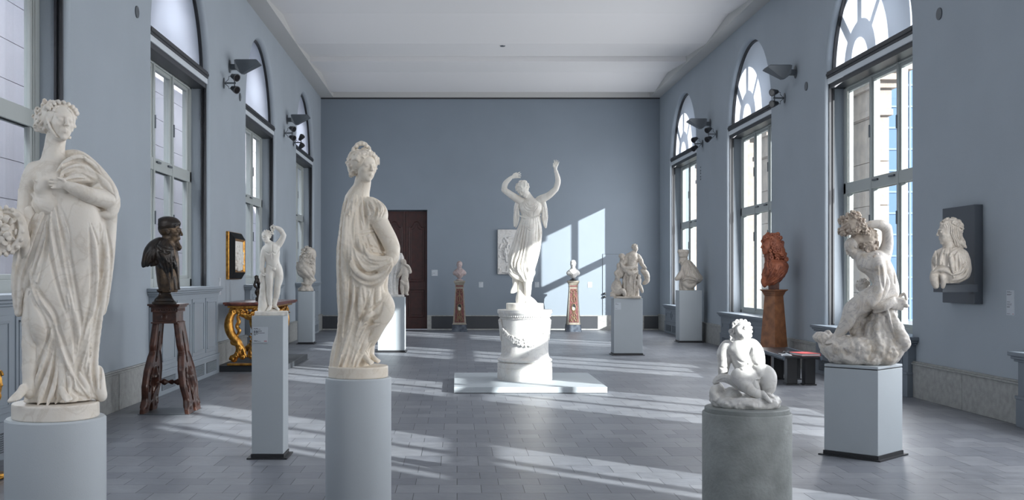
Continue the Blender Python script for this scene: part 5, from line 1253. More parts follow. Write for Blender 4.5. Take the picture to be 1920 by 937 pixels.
# ================================================================== 14-16. small busts and the statuette on the console
def small_bust(px, py, sc, label, cap_, msoc, m):
    s = Statue('marble_bust', label, 'bust', px, py, sc)
    b = s.field(px-18, px+18, py-44, py+2, -14, 14, .6)
    T = head(b, s.p(px, py-29.5, 1), 15.5, rot(-4, 0, 0), male=True, k=.9); CH(b, f'{px},{py-22},0 {px},{py-18},0', [4.2, 5.5], 2)
    if cap_: b.ell(T(0,.32,-.06), (5.6, 4.6, 6.4), None, .4); b.chain([T(.36*sin(a), .16, .36*cos(a)-.06) for a in [x*pi/6 for x in range(13)]], .8, .3)
    CH(b, f'{px-9},{py-14},0 {px},{py-16},0 {px+9},{py-14},0', [3.6, 6, 3.6], 3, flat=((0,0,1), 1.1)); CH(b, f'{px},{py-14},0 {px},{py-9},0', [6.5, 4.5], 3)
    ST(b, f'{px-6},{py-19} {px},{py-13} {px+6},{py-19}', .9, .5, lift=.6); ST(b, f'{px},{py-13} {px},{py-8}', .7, .5, lift=.5)
    s.add(b, 'figure', m)
    p = s.field(px-9, px+9, py-12, py+2, -9, 9, .5); LF(p, [(py-.2,px-6.5,px+6.5,0,6.5),(py-1.8,px-6.5,px+6.5,0,6.5),(py-3,px-3.5,px+3.5,0,3.5),(py-6,px-2.6,px+2.6,0,2.6),(py-8.5,px-4,px+4,0,4)], None, .5); s.add(p, 'socle', msoc)
    return s
M_pinkm = marble('rosy_stone', (.42,.34,.33), (.3,.24,.24), (.22,.17,.16), 6, 14, .5)
small_bust(861.5, 526, 68.7, 'small rosy stone bust of a man, on the left painted pedestal', False, M_pinkm, M_pinkm)
small_bust(1074.6, 526, 68.7, 'small pale marble bust in a cap, on the right painted pedestal', True, M_dark, M_marE)
s = Statue('wooden_statuette', 'small dark carved figure group standing on the gilded console table by the wall', 'statue', 489, 563.6, 112)
b = s.field(472, 506, 506, 570, -14, 14, .7); head(b, s.p(480.5, 520, 2), 9, rot(-30,0,0)); CH(b, '482,524,0 488,532,0 490,545,0', [3.5, 5.5, 7], 2); CH(b, '480,526,3 477,534,4 483,541,4', [2.2,2,1.8], 1.2); CH(b, '491,528,0 497,524,2 496,516,2', [3,2.4,2], 1.5); CH(b, '486,542,3 481,548,4 486,556,3', [3.4,3,2.4], 1.5); b.noise(.8, 4, 2); s.add(b, 'figure', M_bronze)
p = s.field(472, 506, 545, 570, -13, 13, .7); p.box(s.p(489, 562, 0), (10, 5, 8), None, .6, .6); p.box(s.p(489, 552, 0), (8, 5, 7), None, .6, .8); p.box(s.p(489,566.4,0), (11.5,1.2,9.5), None,.4,.4); s.add(p, 'plinth', M_bronze)
# ------------------------------------------------------------------ pedestals, plinths, furniture
M_plinth = mat('plinth_paint', (.41,.45,.48), .55, bump=.12, bscale=220, var=.03, vscale=3)
M_plate = mat('black_plate', (.018,.019,.022), .45)
M_drum = mat('drum_paint', (.50,.54,.57), .5, bump=.1, bscale=220, var=.03, vscale=2)
M_concrete = mat('grey_stone_drum', (.27,.29,.285), .6, bump=.35, bscale=45, color2=(.20,.215,.21), vscale=7)
M_cara = marble('pedestal_marble', (.68,.67,.65), (.58,.57,.57), (.50,.43,.36), 5.0, 6.0, .45)
M_gold = mat('gilding', (.62,.33,.07), .28, metal=.9, color2=(.30,.13,.03), vscale=22, bump=.5, bscale=70)
M_redmarble = mat('red_marble', (.22,.075,.055), .25, color2=(.07,.025,.022), vscale=10)
M_text = mat('label_print', (.03,.03,.035), .7); M_label = mat('label_board', (.50,.54,.58), .6); M_redp = mat('label_mark', (.45,.05,.06), .6)
ROOTS = {o['label']: o for o in bpy.data.objects if o.type == 'EMPTY' and 'label' in o.keys()}
def at(px, y_or_s): return (px-VPX)/y_or_s, FPX/y_or_s

def drum(label, x, y, r, top, m, step=None):
    t = thing('pedestal', label, 'pedestal', (x, y, 0)); mb = MB()
    if step: mb.lathe([(r*.97,0),(r,.006),(r,top-step[1]-.008),(r-.006,top-step[1])], n=96); mb.build('drum', m, t, smooth=True); mb = MB(); mb.lathe([(step[0],top-step[1]),(step[0],top-.006),(step[0]-.006,top)], n=96); mb.build('top_disc', m, t, smooth=True)
    else: mb.lathe([(r*.98,0),(r,.006),(r,top-.008),(r-.008,top)], n=96); mb.build('drum', m, t, smooth=True)
    return t
a = bpy.data.objects['marble_statue'].location; drum('leftmost tall pale grey cylindrical drum under the flower-holding woman', a.x, a.y, .2245, a.z, M_drum)
a = bpy.data.objects['marble_statue.001'].location; drum('slender pale grey cylindrical drum under the crowned marble woman', a.x, a.y, .212, a.z, M_drum)
a = bpy.data.objects['marble_statue.004'].location; drum('broad grey stone drum with a stepped top under the seated infant', a.x, a.y, .272, a.z, M_concrete, (.257, .03))

def plinth(label, x, y, hx, hy, top, rz=0, e=.035, slab=0.0, m=None):
    t = thing('plinth', label, 'plinth', (x, y, 0), rz)
    MB().box(-hx-e, hx+e, -hy-e, hy+e, 0, .012).box(-hx-.006, hx+.006, -hy-.006, hy+.006, .012, .04).build('base_plate', M_plate, t)
    m = m or M_plinth
    if slab:
        MB().box(-hx, hx, -hy, hy, .04, top-slab-.008).build('body', m, t, bevel=.004); MB().box(-hx+.008, hx-.008, -hy+.008, hy-.008, top-slab-.008, top-slab).build('shadow_gap', M_plate, t)
        MB().box(-hx, hx, -hy, hy, top-slab, top).build('top_slab', m, t, bevel=.004)
    else: MB().box(-hx, hx, -hy, hy, .04, top).build('body', m, t, bevel=.004)
    return t
P_faun = plinth('narrow pale plinth with a printed label under the youth holding grapes', -1.5595, 8.905, .1295, .135, bpy.data.objects['marble_statuette'].location.z)
a = bpy.data.objects['marble_statue.003'].location; plinth('square pale plinth set cornerwise under the veined marble youth', a.x, a.y, .232, .232, a.z, RAD(44), .035, .022)
a = bpy.data.objects['marble_bust.001'].location; plinth('plain pale plinth under the capped clergyman bust', a.x+.02, a.y+.02, .255, .25, a.z, RAD(-2))
a = bpy.data.objects['marble_bust.002'].location; plinth('plain pale plinth under the long-wigged bust by the left wall', a.x+.01, a.y, .165, .175, a.z)
a = bpy.data.objects['marble_group'].location; plinth('pale plinth under the draped monument, partly behind the crowned woman', -1.30, a.y, .265, .225, a.z)
a = bpy.data.objects['marble_group.001'].location; P_char = plinth('wide pale plinth with a small label under the marble family group', 3.253, a.y, .273, .19, a.z)

# printed labels
def label_board(label, loc, w, h, rz, rows, parent=None, mark=True):
    """rows: (x offset, z from top, length, thickness)"""
    t = thing('wall_label', label, 'label', loc, rz, )
    MB().box(-w/2, w/2, -.006, 0, -h/2, h/2).build('board', M_label, t)
    mb = MB(); rr = random.Random(int(w*1000)+len(rows))
    for x, z, L, th in rows:
        u = -w/2+x
        while u < -w/2+x+L:
            q = rr.uniform(.006, .022); q = min(q, -w/2+x+L-u+.002); mb.box(u, u+q, -.0066, -.006, h/2-z-th, h/2-z); u += q+.0035
    tag(mb.build('printed_text', M_text, t), kind='stuff')
    if mark: MB().box(w/2-.030, w/2-.022, -.0066, -.006, -h/2+.010, -h/2+.016).box(w/2-.020, w/2-.008, -.0066, -.006, -h/2+.010, -h/2+.016).build('print_mark', M_redp, t)
    return t
R7 = [(.008,.009,.035,.0035),(.008,.016,.052,.0035),(.008,.030,.062,.006),(.008,.038,.034,.005),(.008,.046,.086,.005),(.008,.056,.03,.0035),(.008,.063,.018,.0035),(.008,.110,.028,.003),(.008,.115,.055,.003)]
label_board('square printed label on the front of the narrow plinth', (-1.617, 8.77, 1.5-(627.5-518)/228), .122, .128, 0, R7)
label_board('small square label on the wide plinth under the family group', (3.253-.273+.075, a.y-.19, 1.5-(573.5-518)/98.5), .115, .13, 0, [(.01,.012,.03,.004),(.01,.03,.055,.006),(.01,.105,.03,.004)], mark=False)
label_board('white square label beside the dark red door', (-.63, YB, 1.60), .17, .17, 0, [(.012,.015,.03,.006),(.012,.09,.08,.008),(.012,.13,.02,.012)], mark=False)
for px, t in ((902, 'small grey label right of the left painted pedestal'), (1007, 'small grey label just right of the dancer statue'), (1106, 'small grey label between the right painted pedestal and the flush door')):
    label_board(t, ((px-VPX)/66.7, YB, 1.5-15.5/66.7), .12, .15, 0, [(.01,.015,.06,.006),(.01,.05,.05,.006),(.01,.11,.04,.006)], mark=False)
label_board('tall printed label on the right wall beside the dark panel', (XR, 10.98, 1.5-49/181.), .15, .255, -pi/2, [(.01,.010,.06,.004),(.01,.02,.09,.004),(.01,.038,.09,.004),(.01,.046,.07,.004),(.01,.118,.06,.004),(.01,.135,.1,.003),(.01,.148,.09,.004),(.01,.166,.06,.004),(.01,.174,.05,.004),(.01,.24,.06,.004)])
label_board('tall printed label on the left wall before the framed relief', (XL, 17.2, 1.34), .14, .27, pi/2, [(.01,.012,.06,.005),(.01,.03,.09,.005),(.01,.05,.05,.005),(.01,.14,.09,.004),(.01,.16,.08,.005),(.01,.25,.05,.004)])

# painted tapering pedestals at the end wall
M_redpaint = mat('red_painted_wood', (.17,.05,.045), .6, color2=(.08,.028,.028), vscale=25)
M_cream = mat('cream_painted_wood', (.27,.25,.21), .6, color2=(.22,.19,.15), vscale=14)
M_ornam = mat('dull_gold_ornament', (.16,.12,.06), .5, metal=.3); M_bluebase = mat('dark_blue_marbled', (.03,.04,.06), .4, color2=(.10,.12,.15), vscale=9)
def painted_pedestal(x, y, top, label):
    t = thing('painted_pedestal', label, 'pedestal', (x, y, 0))
    MB().squares([(.21,0),(.21,.03),(.205,.035),(.195,.18),(.20,.19)]).build('base', M_bluebase, t)
    MB().squares([(.185,.19),(.185,.215),(.178,.225),(.112,top-.19),(.118,top-.17),(.118,top-.12),(.11,top-.115)]).build('shaft', M_cream, t)
    MB().squares([(.11,top-.115),(.125,top-.10),(.135,top-.06),(.155,top-.05),(.155,top)]).build('capital', M_cream, t)
    def face(mb, u0, u1, z0, z1, out):
        f = lambda z: .178+(.112-.178)*(z-.225)/(top-.19-.225)
        q0, q1 = f(z0), f(z1)
        mb.add([(u0*q0,-q0-.001,z0),(u1*q0,-q0-.001,z0),(u1*q1,-q1-.001,z1),(u0*q1,-q1-.001,z1),(u0*q0,-q0-out,z0),(u1*q0,-q0-out,z0),(u1*q1,-q1-out,z1),(u0*q1,-q1-out,z1)], [(0,3,2,1),(4,5,6,7),(0,1,5,4),(1,2,6,5),(2,3,7,6),(3,0,4,7)])
    m = MB(); face(m, -.76, .76, .25, top-.22, .006); m.box(-.10,.10,-.1235,-.118,top-.165,top-.125); m.build('red_panel', M_redpaint, t)
    f = lambda z: -(.178+(.112-.178)*(z-.225)/(top-.415))-.008
    m = MB(); L = lambda pts, r: m.tube([(u, f(z)-.003, z) for u, z in pts], r, 6)
    zc = .66
    L([(.058*cos(a*pi/12), zc+.10*sin(a*pi/12)) for a in range(25)], .011)
    for sg in (-1, 1):
        L([(sg*.02*0+sg*(.03+.04*sin(q*.5)), .27+q*.022) for q in range(8)], .008); L([(sg*(.075-.05*abs(cos(q*.45))), .36+q*.025) for q in range(9)], .008)
        L([(sg*(.03+.035*sin(q*.55)), .80+q*.03) for q in range(9)], .008); L([(sg*(.06-.03*cos(q)), 1.04+q*.015) for q in range(8)], .007)
        L([(sg*.10, .27), (sg*.085, .30), (sg*.10, .34)], .006); L([(sg*.05, .29), (sg*.02, .34), (0, .40)], .009)
    L([(0, .80), (0, 1.12)], .010); L([(0, .40), (0, .54)], .010)
    for q in range(7): m.sphere((0, f(.84+q*.045)-.006, .84+q*.045), .015-.001*q, 8, 6)
    m.build('scroll_ornament', M_ornam, t, smooth=True)
    m = MB(); m.prism([(.046*cos(a*pi/10), zc+.085*sin(a*pi/10)) for a in range(20)], 'y', f(zc)-.004, f(zc)+.01); m.build('oval_niche', M_plate, t)
    m = MB(); m.prism([(-.036,zc+.02),(.036,zc-.01),(.034,zc-.06),(.012,zc-.08),(-.012,zc-.08),(-.032,zc-.055)], 'y', f(zc)-.010, f(zc)-.004); m.build('cream_shield', mat('cream_enamel', (.52,.52,.45), .4), t)
    return t
a = bpy.data.objects['marble_bust.003'].location; painted_pedestal(a.x, a.y, a.z, 'red and cream painted tapering pedestal right of the dark door')
a = bpy.data.objects['marble_bust.004'].location; painted_pedestal(a.x, a.y, a.z, 'red and cream painted tapering pedestal left of the flush door')

# garlanded marble pedestal and its platform
t = thing('low_platform', 'low pale grey square platform under the garlanded pedestal', 'platform', (.945, 14.72, 0))
MB().box(-.985, .985, -1.02, 1.02, .004, .08).build('deck', M_plinth, t, bevel=.004); MB().box(-.975, .975, -1.01, 1.01, 0, .004).build('shadow_base', M_plate, t)
a = bpy.data.objects['marble_statue.002'].location
t = thing('garlanded_pedestal', 'round white marble pedestal with a carved flower garland, on the low platform', 'pedestal', (a.x, a.y, .08)); z = -.08; T_ = a.z
MB().lathe([(.375,z+.08),(.379,z+.09),(.379,z+.24),(.372,z+.245),(.372,z+.252),(.377,z+.256),(.377,z+.315),(.37,z+.32)], n=80).build('foot', M_cara, t, smooth=True)
MB().lathe([(.365,z+.32)]+[(.347+.032*sin(pi*k/8), z+.325+.06*k/8) for k in range(9)]+[(.34,z+.392),(.333,z+.41),(.327,z+.44),(.325,z+.48),(.325,T_-.08-.135),(.335,T_-.08-.13)], n=80).build('shaft', M_cara, t, smooth=True)
MB().lathe([(.335,T_-.08-.13),(.34,T_-.08-.12),(.335,T_-.08-.105),(.345,T_-.08-.10),(.352,T_-.08-.08),(.37,T_-.08-.055),(.376,T_-.08-.05),(.376,T_-.08-.045)], n=80).build('moulding', M_cara, t, smooth=True)
mb = MB()
for k in range(72): q = 2*pi*k/72; mb.sphere((.352*cos(q), .352*sin(q), T_-.08-.088), (.011,.011,.014), 6, 5)
for k in range(96): q = 2*pi*k/96; mb.sphere((.341*cos(q), .341*sin(q), T_-.08-.117), .008, 6, 4)
mb.build('egg_band', M_cara, t, smooth=True)
MB().lathe([(.37,T_-.08-.045),(.379,T_-.08-.042),(.379,T_-.08-.006),(.373,T_-.08)], n=80).build('top_slab', M_cara, t, smooth=True)
def garland(sgn):
    f = Field((-56, -60, -8), (56, 8, 64), .8); rr = random.Random(3)
    for j in range(460):
        u = rr.uniform(-1, 1); th = u*RAD(80); zz = -3-34*(1-u*u)**.9; wd = 2.8+5.4*(1-abs(u)); dz = rr.uniform(-1,1)*wd; q = rr.uniform(1.0, 2.1)
        f.ell((46*sin(th), zz+dz-3, 46*cos(th)), (q*1.2, q*1.2, 2.6), rot(math.degrees(th), 0, rr.uniform(0,90)), .25)
    for u in (-.62,-.4,-.15,.0,.15,.4,.62):
        th = u*RAD(80); zz = -6-34*(1-u*u)**.9
        for k in range(6): f.ell((47.4*sin(th)+3*cos(k)*cos(th), zz+3*sin(k), 47.4*cos(th)-3*cos(k)*sin(th)), 1.8, None, .3)
        f.ell((44.8*sin(th), zz, 45.4*cos(th)), 1.5, None, .3)
    for sg in (-1, 1):
        th = sg*RAD(82); f.chain([(45*sin(th), 2, 45*cos(th)), (46*sin(th), -6, 46*cos(th)), (45.5*sin(th), -26, 45.5*cos(th)), (45*sin(th), -38, 45*cos(th))], [2.6, 3.4, 2, 1.4], 1); f.ell((46*sin(th), -2, 46*cos(th)), 4, None, 1)
    V, Q = f.mesh(1); co = np.empty_like(V); co[:,0] = V[:,0]/136*sgn; co[:,1] = -V[:,2]/136*sgn; co[:,2] = V[:,1]/136+T_-.08-.14
    me = bpy.data.meshes.new('garland'); me.from_pydata(co.tolist(), [], Q.tolist()); me.polygons.foreach_set('use_smooth', [True]*len(Q)); me.materials.append(M_cara)
    o = bpy.data.objects.new('garland', me); COL.objects.link(o); o.parent = t
garland(1); garland(-1)

# carved walnut stand under the bronze bust
a = bpy.data.objects['bronze_bust'].location
t = thing('carved_stand', 'carved dark walnut trestle stand with pierced legs under the bronze bust', 'stand', (-3.2, 11.84, 0)); top = a.z
cx0, cx1 = -.135, .125
mb = MB(); y0, y1 = -.16, .14
mb.box(cx0-.045, cx1+.05, y0-.05, y1+.05, top-.022, top); mb.box(cx0-.03, cx1+.035, y0-.035, y1+.035, top-.04, top-.022); mb.build('top_board', M_wood, t, bevel=.004)
mb = MB(); mb.box(cx0-.012, cx1+.017, y0-.018, y1+.018, top-.09, top-.04)
for k in range(10): mb.sphere((cx0-.0+.028*k, y0-.02, top-.065), (.011,.007,.012), 8, 6)
for k in range(9): mb.sphere((cx1+.018, y0+.0+.035*k, top-.065), (.007,.012,.012), 8, 6)
mb.build('carved_frieze', M_wood, t, smooth=True)
mb = MB(); mb.box(cx0, cx1, y0, y1, top-.20, top-.09); mb.box(cx0-.015, cx1+.02, y0-.018, y1+.018, top-.215, top-.20)
for u0,u1,v0,v1 in ((cx0+.03,cx1-.03,top-.105,top-.10),(cx0+.03,cx1-.03,top-.185,top-.18)): mb.box(u0,u1,y0-.006,y0,v0,v1)
for u in (cx0+.03, cx1-.035): mb.box(u,u+.005,y0-.006,y0,top-.185,top-.10)
mb.lathe([(0.001,0)], n=3) if False else None
mb.build('drawer_box', M_wood, t, bevel=.003)
mb = MB()
for r_ in (.030, .019): mb.tube([(-.005+r_*cos(k*pi/8), y0-.004, top-.145+r_*.95*sin(k*pi/8)) for k in range(17)], .0045, 6)
mb.sphere((-.005, y0-.004, top-.145), (.010,.009,.010), 10, 8); mb.build('rosette', M_wood, t, smooth=True)
def trestle(sg, xt, xb):
    f = Field((-10, -4, -62), (14, 152, 62), 1.3); H = 143.0       # units: 1/150 m; x across thickness, y up, z along the board depth
    def wd(y):
        u = y/H; return float(np.interp(u, [0,.05,.10,.16,.30,.48,.62,.68,.74,1.0], [40,40,36,32,41,38,26,17,22,18]))
    S = []
    for k in range(60):
        y = H*k/59; w_ = wd(y); f.box((0, y, 0), (3.6, 1.6, w_), None, 1, 1.5)
    for y, w_, r_ in ((100,0,7),(118,0,6)): f.cap((-20,y,0),(20,y,0), r_*.8, r_*.8, 1, 'sub', flat=((0,1,0), .45))
    f.cap((-20,84,0),(20,84,0), 5, 5, 1, 'sub')
    for zz in (-23, 23):
        for y in (38, 48, 58, 66): f.cap((-20,y,zz*(1-abs(y-48)/60)),(20,y,zz*(1-abs(y-48)/60)), 5, 5, 1, 'sub')
    for y in (24, 30): f.cap((-20,y,0),(20,y,0), 6, 6, 1, 'sub')
    f.cap((-20,2,0),(20,2,0), 9, 9, 1, 'sub', flat=((0,1,0), .7))
    for s2 in (-1, 1):   # raised edging and volutes
        for xx in (3.6, -3.6):
            f.chain([(xx, H*k/40, s2*(wd(H*k/40)-3.5)) for k in range(3, 41)], 2.2, .6)
            f.chain([(xx, 13+8*sin(k*.7)*(1-k/14), s2*(26+8*cos(k*.7)*(1-k/14))) for k in range(12)], 2.0, .6); f.ell((xx, 13, s2*26), 3.2, None, 1)
    f.chain([(3.6, 30, 0), (5, 45, 4), (5, 58, -4), (4, 70, 0)], [3, 7, 7, 3], 2); f.chain([(-3.6, 30, 0), (-5, 45, 4), (-5, 58, -4), (-4, 70, 0)], [3, 7, 7, 3], 2)
    V, Q = f.mesh(1); co = np.empty_like(V); k = V[:,1]/H; hgt = top-.205
    co[:,0] = V[:,0]/150+xb+(xt-xb)*k; co[:,1] = V[:,2]/150; co[:,2] = k*hgt+.0
    me = bpy.data.meshes.new('leg'); me.from_pydata(co.tolist(), [], Q.tolist()); me.polygons.foreach_set('use_smooth', [True]*len(Q)); me.materials.append(M_wood)
    o = bpy.data.objects.new('leg', me); COL.objects.link(o); o.parent = t
trestle(-1, -.115, -.225); trestle(1, .115, .27)
mb = MB(); prof = [.010,.014,.024,.030,.024,.012,.016,.034,.036,.020,.012,.024,.030,.014,.026,.038,.034,.018,.012,.024,.018,.012]
mb.tube([(-.20+.42*k/(len(prof)-1), 0, .33) for k in range(len(prof))], prof, 14); mb.build('stretcher', M_wood, t, smooth=True)
mb = MB(); mb.box(-.26, .30, -.29, .30, -.0, .006); mb.build('base_plate', M_grey, t)
t.location.z = 0.0

# tapering wooden pedestal under the terracotta bust
a = bpy.data.objects['terracotta_bust'].location
t = thing('wooden_pedestal', 'tapering oak pedestal with a moulded cap under the terracotta bust', 'pedestal', (a.x, a.y, 0), RAD(33))
MB().squares([(.20,0),(.20,.04),(.185,.05),(.185,.085),(.175,.095)]).build('base', M_oak, t, bevel=.004)
MB().squares([(.17,.095),(.108,a.z-.10)]).build('shaft', M_oak, t, bevel=.004)
MB().squares([(.115,a.z-.10),(.12,a.z-.075),(.125,a.z-.07),(.13,a.z-.045),(.15,a.z-.02),(.162,a.z-.016),(.162,a.z)]).build('capital', M_oak, t, bevel=.002)

# black bench with things lying on it
t = thing('bench', 'black lacquered bench on square post legs under the right windows', 'bench', (4.80, 15.6, 0), RAD(-4))
M_black = mat('black_lacquer', (.012,.013,.016), .28); M_bluegrey = mat('bench_blue_grey', (.07,.09,.115), .4)
mb = MB(); mb.box(-.235, .235, -.98, .98, .375, .40); mb.build('seat_board', M_black, t, bevel=.003)
mb = MB(); mb.prism([(-.27,.372),(-.262,.405),(-.235,.402),(-.235,.372),(-.25,.345)], 'y', -1.0, 1.0); mb.build('edge_rail', M_bluegrey, t, bevel=.002)
mb = MB(); mb.prism([(.27,.372),(.262,.405),(.235,.402),(.235,.372),(.25,.345)], 'y', -1.0, 1.0); mb.build('edge_rail', M_bluegrey, t, bevel=.002)
for y in (-.82, .0, .82):
    for x in (-.115, .125):
        mb = MB(); mb.box(x-.07, x+.07, y-.09, y+.09, .02, .375); mb.build('leg', M_black, t, bevel=.006); mb = MB(); mb.box(x-.085, x+.085, y-.105, y+.105, 0, .02); mb.build('leg_foot', M_black, t, bevel=.004)
def on_bench(u, v, z=.4055): c, s_ = cos(RAD(-4)), sin(RAD(-4)); return (4.80+u*c-v*s_, 15.6+u*s_+v*c, z)
bk = thing('book', 'red-covered book lying on the near end of the black bench', 'book', on_bench(.09, -.76), RAD(8))
M_book = mat('red_cloth_cover', (.36,.045,.045), .6); M_paper = mat('paper', (.55,.56,.57), .8)
MB().box(-.14,.14,-.19,.19,0,.004).box(-.14,.14,-.19,.19,.030,.034).box(.132,.14,-.19,.19,0,.034).build('cover', M_book, bk, bevel=.001); MB().box(-.134,.132,-.184,.184,.004,.030).build('pages', M_paper, bk)
lf = thing('leaflet', 'pale folded leaflets at the left corner of the bench', 'leaflet', on_bench(-.17, -.80), RAD(-14))
MB().box(-.07,.07,-.10,.10,0,.004).build('sheet', M_paper, lf); MB().prism([(-.06,.004),(.06,.004),(.0,.03)], 'y', -.09, .02).build('folded_sheet', M_label, lf)
gl = thing('spectacles', 'dark wire spectacles resting by the red book', 'spectacles', on_bench(-.13, -.60), RAD(20))
mb = MB()
for sx in (-.034, .034): mb.tube([(sx+.024*cos(k*pi/8), 0, .022+.020*sin(k*pi/8)) for k in range(17)], .003, 6)
mb.tube([(-.011,0,.026),(0,0,.030),(.011,0,.026)], .003, 6); mb.tube([(-.058,0,.026),(-.058,.06,.022),(-.055,.12,.004)], .0025, 6); mb.tube([(.058,0,.026),(.058,.06,.022),(.055,.12,.004)], .0025, 6); mb.build('frame', M_plate, gl)
pn = thing('pen', 'silver pen leaning on the leaflets on the bench', 'pen', on_bench(-.20, -.66), RAD(30))
mb = MB(); mb.tube([(0,-.07,.006),(0,.06,.010),(0,.075,.011)], [.005,.005,.0015], 8); mb.build('barrel', M_white, pn)

# dark panel and bracket for the wall bust
t = thing('display_panel', 'dark slate-blue wall panel behind the long-haired bust', 'panel', (XR-.001, 11.94, 1.2)); M_slate = mat('slate_panel', (.055,.067,.085), .5, bump=.1, bscale=150)
MB().box(-.093, 0, -.38, .38, 0, 1.08).build('board', M_slate, t, bevel=.004)
q = PANEL_BUST.location; MB().box(q.x-XR-.10, -.093, q.y-11.94-.02, q.y-11.94+.20, q.z-1.2-.085, q.z-1.2).build('bracket', M_slate, t, bevel=.003)

# gilded console table on its dark platform
t = thing('low_platform', 'dark low platform under the gilded console table by the left wall', 'platform', (-3.27, 18.1, 0)); MB().box(-.54, .55, -1.3, 1.3, 0, .09).build('deck', mat('dark_platform', (.03,.035,.042), .5), t, bevel=.004)
s = Statue('console_table', 'gilded scroll-legged console table with a red marble top', 'table', 470, 685.8, 119, face=False); root = s.root; root.location.z += .003; CT = s
def console_leg(mirror):
    f = s.field(420, 476, 574, 690, -12, 12, .9)
    A = '441,582,0 434,590,2 430,602,2 430,616,2 436,630,2 446,642,0 449,655,0 444,666,0 437,672,0'
    CH(f, A, [5,6,7.5,8,7.5,7,6,5,5], 2); 
    for dz in (-6, 6): CH(f, A.replace(',2', f',{dz}').replace(',0', f',{dz}'), 2.0, .8)
    for (cx_, cy_, r0, d_) in ((436,584,6,1), (438,673,6.5,-1), (455,668,6,1)):
        f.chain([s.p(cx_+r0*(1-k/16)*cos(k*.75)*d_, cy_-r0*(1-k/16)*sin(k*.75), 0) for k in range(15)], [2.6]*15, .6)
        f.cap(s.p(cx_, cy_, -7), s.p(cx_, cy_, 7), 2.6, 2.6, .8)
    CH(f, '446,643,0 454,652,0 458,662,0', [5,4.5,4], 1.5); CH(f, '444,645,0 436,644,0 434,640,0', [4,3,2.4], 1); CH(f, '446,594,0 448,604,0 444,612,0 449,620,0 446,628,0', [3,3.6,3,3.4,2], 1)
    CH(f, '444,583,0 455,590,0 466,592,0 474,589,0', [4.5,4.6,4,3], 1.5); CH(f, '444,578,0 460,577,0 474,578,0', [3,2.8,2.6], 1.2)
    rr = random.Random(1)
    for k in range(26): tt = k/25; i = tt*8; P_ = catmull(np.array(XY(A)), 4)[int(tt*31)]; f.ell(s.p(P_[0]-3+rr.uniform(-1,6), P_[1], 7), (2.2, 1.5, 1.8), rot(0,0,rr.uniform(0,90)), .4)
    f.box(s.p(447, 683, 0), (20, 2.2, 9), None, 1, .8)
    return f
base = s.add(console_leg(0), 'leg', M_gold)
for (dx, dy, mx) in ((0, 2.0, 1), (-.11, 0.0, -1), (-.11, 2.0, -1)):
    o = base.copy(); COL.objects.link(o); o.parent = root; o.location = (dx, dy, 0); o.scale.x = mx
MB().box(-.40, .40, -.07, 2.1, .945, .963).box(-.42, .42, -.09, 2.12, .963, 1.0).build('table_top', M_redmarble, root, bevel=.006)
mb = MB(); mb.box(-.36, .34, -.03, 2.05, .91, .945); mb.build('apron', M_gold, root, bevel=.006)
f = s.field(440, 520, 574, 600, -12, 12, .9); rr = random.Random(7)
CH(f, '440,582,0 455,588,0 470,594,0 485,588,0 505,580,0', [4,5,7,5,4], 2)
for k in range(60): f.ell(s.p(rr.uniform(444,504), 582+rr.uniform(-3,9), rr.uniform(2,8)), (rr.uniform(1.5,3), rr.uniform(1,2.4), 2), rot(0,0,rr.uniform(0,180)), .5)
o = s.add(f, 'carved_frieze', M_gold); o2 = o.copy(); COL.objects.link(o2); o2.parent = root; o2.rotation_euler = (0,0,pi/2); o2.location = (.33, .9, 0); o2.scale = (1.8, 1, 1)
f = s.field(440, 500, 610, 690, -14, 14, 1.0); rr = random.Random(8)
CH(f, '446,660,0 458,654,0 470,648,0 482,654,0 494,660,0', [4,6,11,6,4], 3); f.ell(s.p(470, 640, 0), (12, 16, 10), None, 3); f.ell(s.p(470, 660, 0), (10, 8, 9), None, 3)
for k in range(90): a_ = rr.uniform(0, 2*pi); q_ = rr.uniform(.3, 1); f.ell(s.p(470+15*q_*cos(a_), 643-18*q_*sin(a_), 7+3*(1-q_)), (rr.uniform(1.5,3.2), rr.uniform(1,2), 2), rot(0,0,rr.uniform(0,180)), .5)
CH(f, '470,664,0 470,684,0', [4,3], 1.5)
o = s.add(f, 'carved_stretcher', M_gold); o.location.y = .55

# gilded scroll stand whose shoulder just enters the frame at far left
s = Statue('gilded_stand', 'gilded carved scroll just entering at the left edge under the first window', 'stand', -9, 896, 253, face=False)
f = s.field(-42, 16, 690, 898, -22, 22, 1.4)
CH(f, '-12,892,0 -14,850,0 -24,800,0 -14,760,0 -2,735,0 2,715,0 0,700,0', [9,8,9,8,7,5.5,4], 3)
f.chain([s.p(1+8*(1-k/16)*cos(k*.75), 702-8*(1-k/16)*sin(k*.75), 0) for k in range(15)], 2.8, .6); f.chain([s.p(3+5*(1-k/16)*cos(k*.75), 722-5*(1-k/16)*sin(k*.75), 0) for k in range(15)], 2.4, .6)
CH(f, '0,735,2 5,742,2 2,752,2', [3.5,3,2], 1); f.disc(0, 0, 0, 10, 26, 20); s.add(f, 'scroll_post', M_gold); s.root.location.x = -3.44

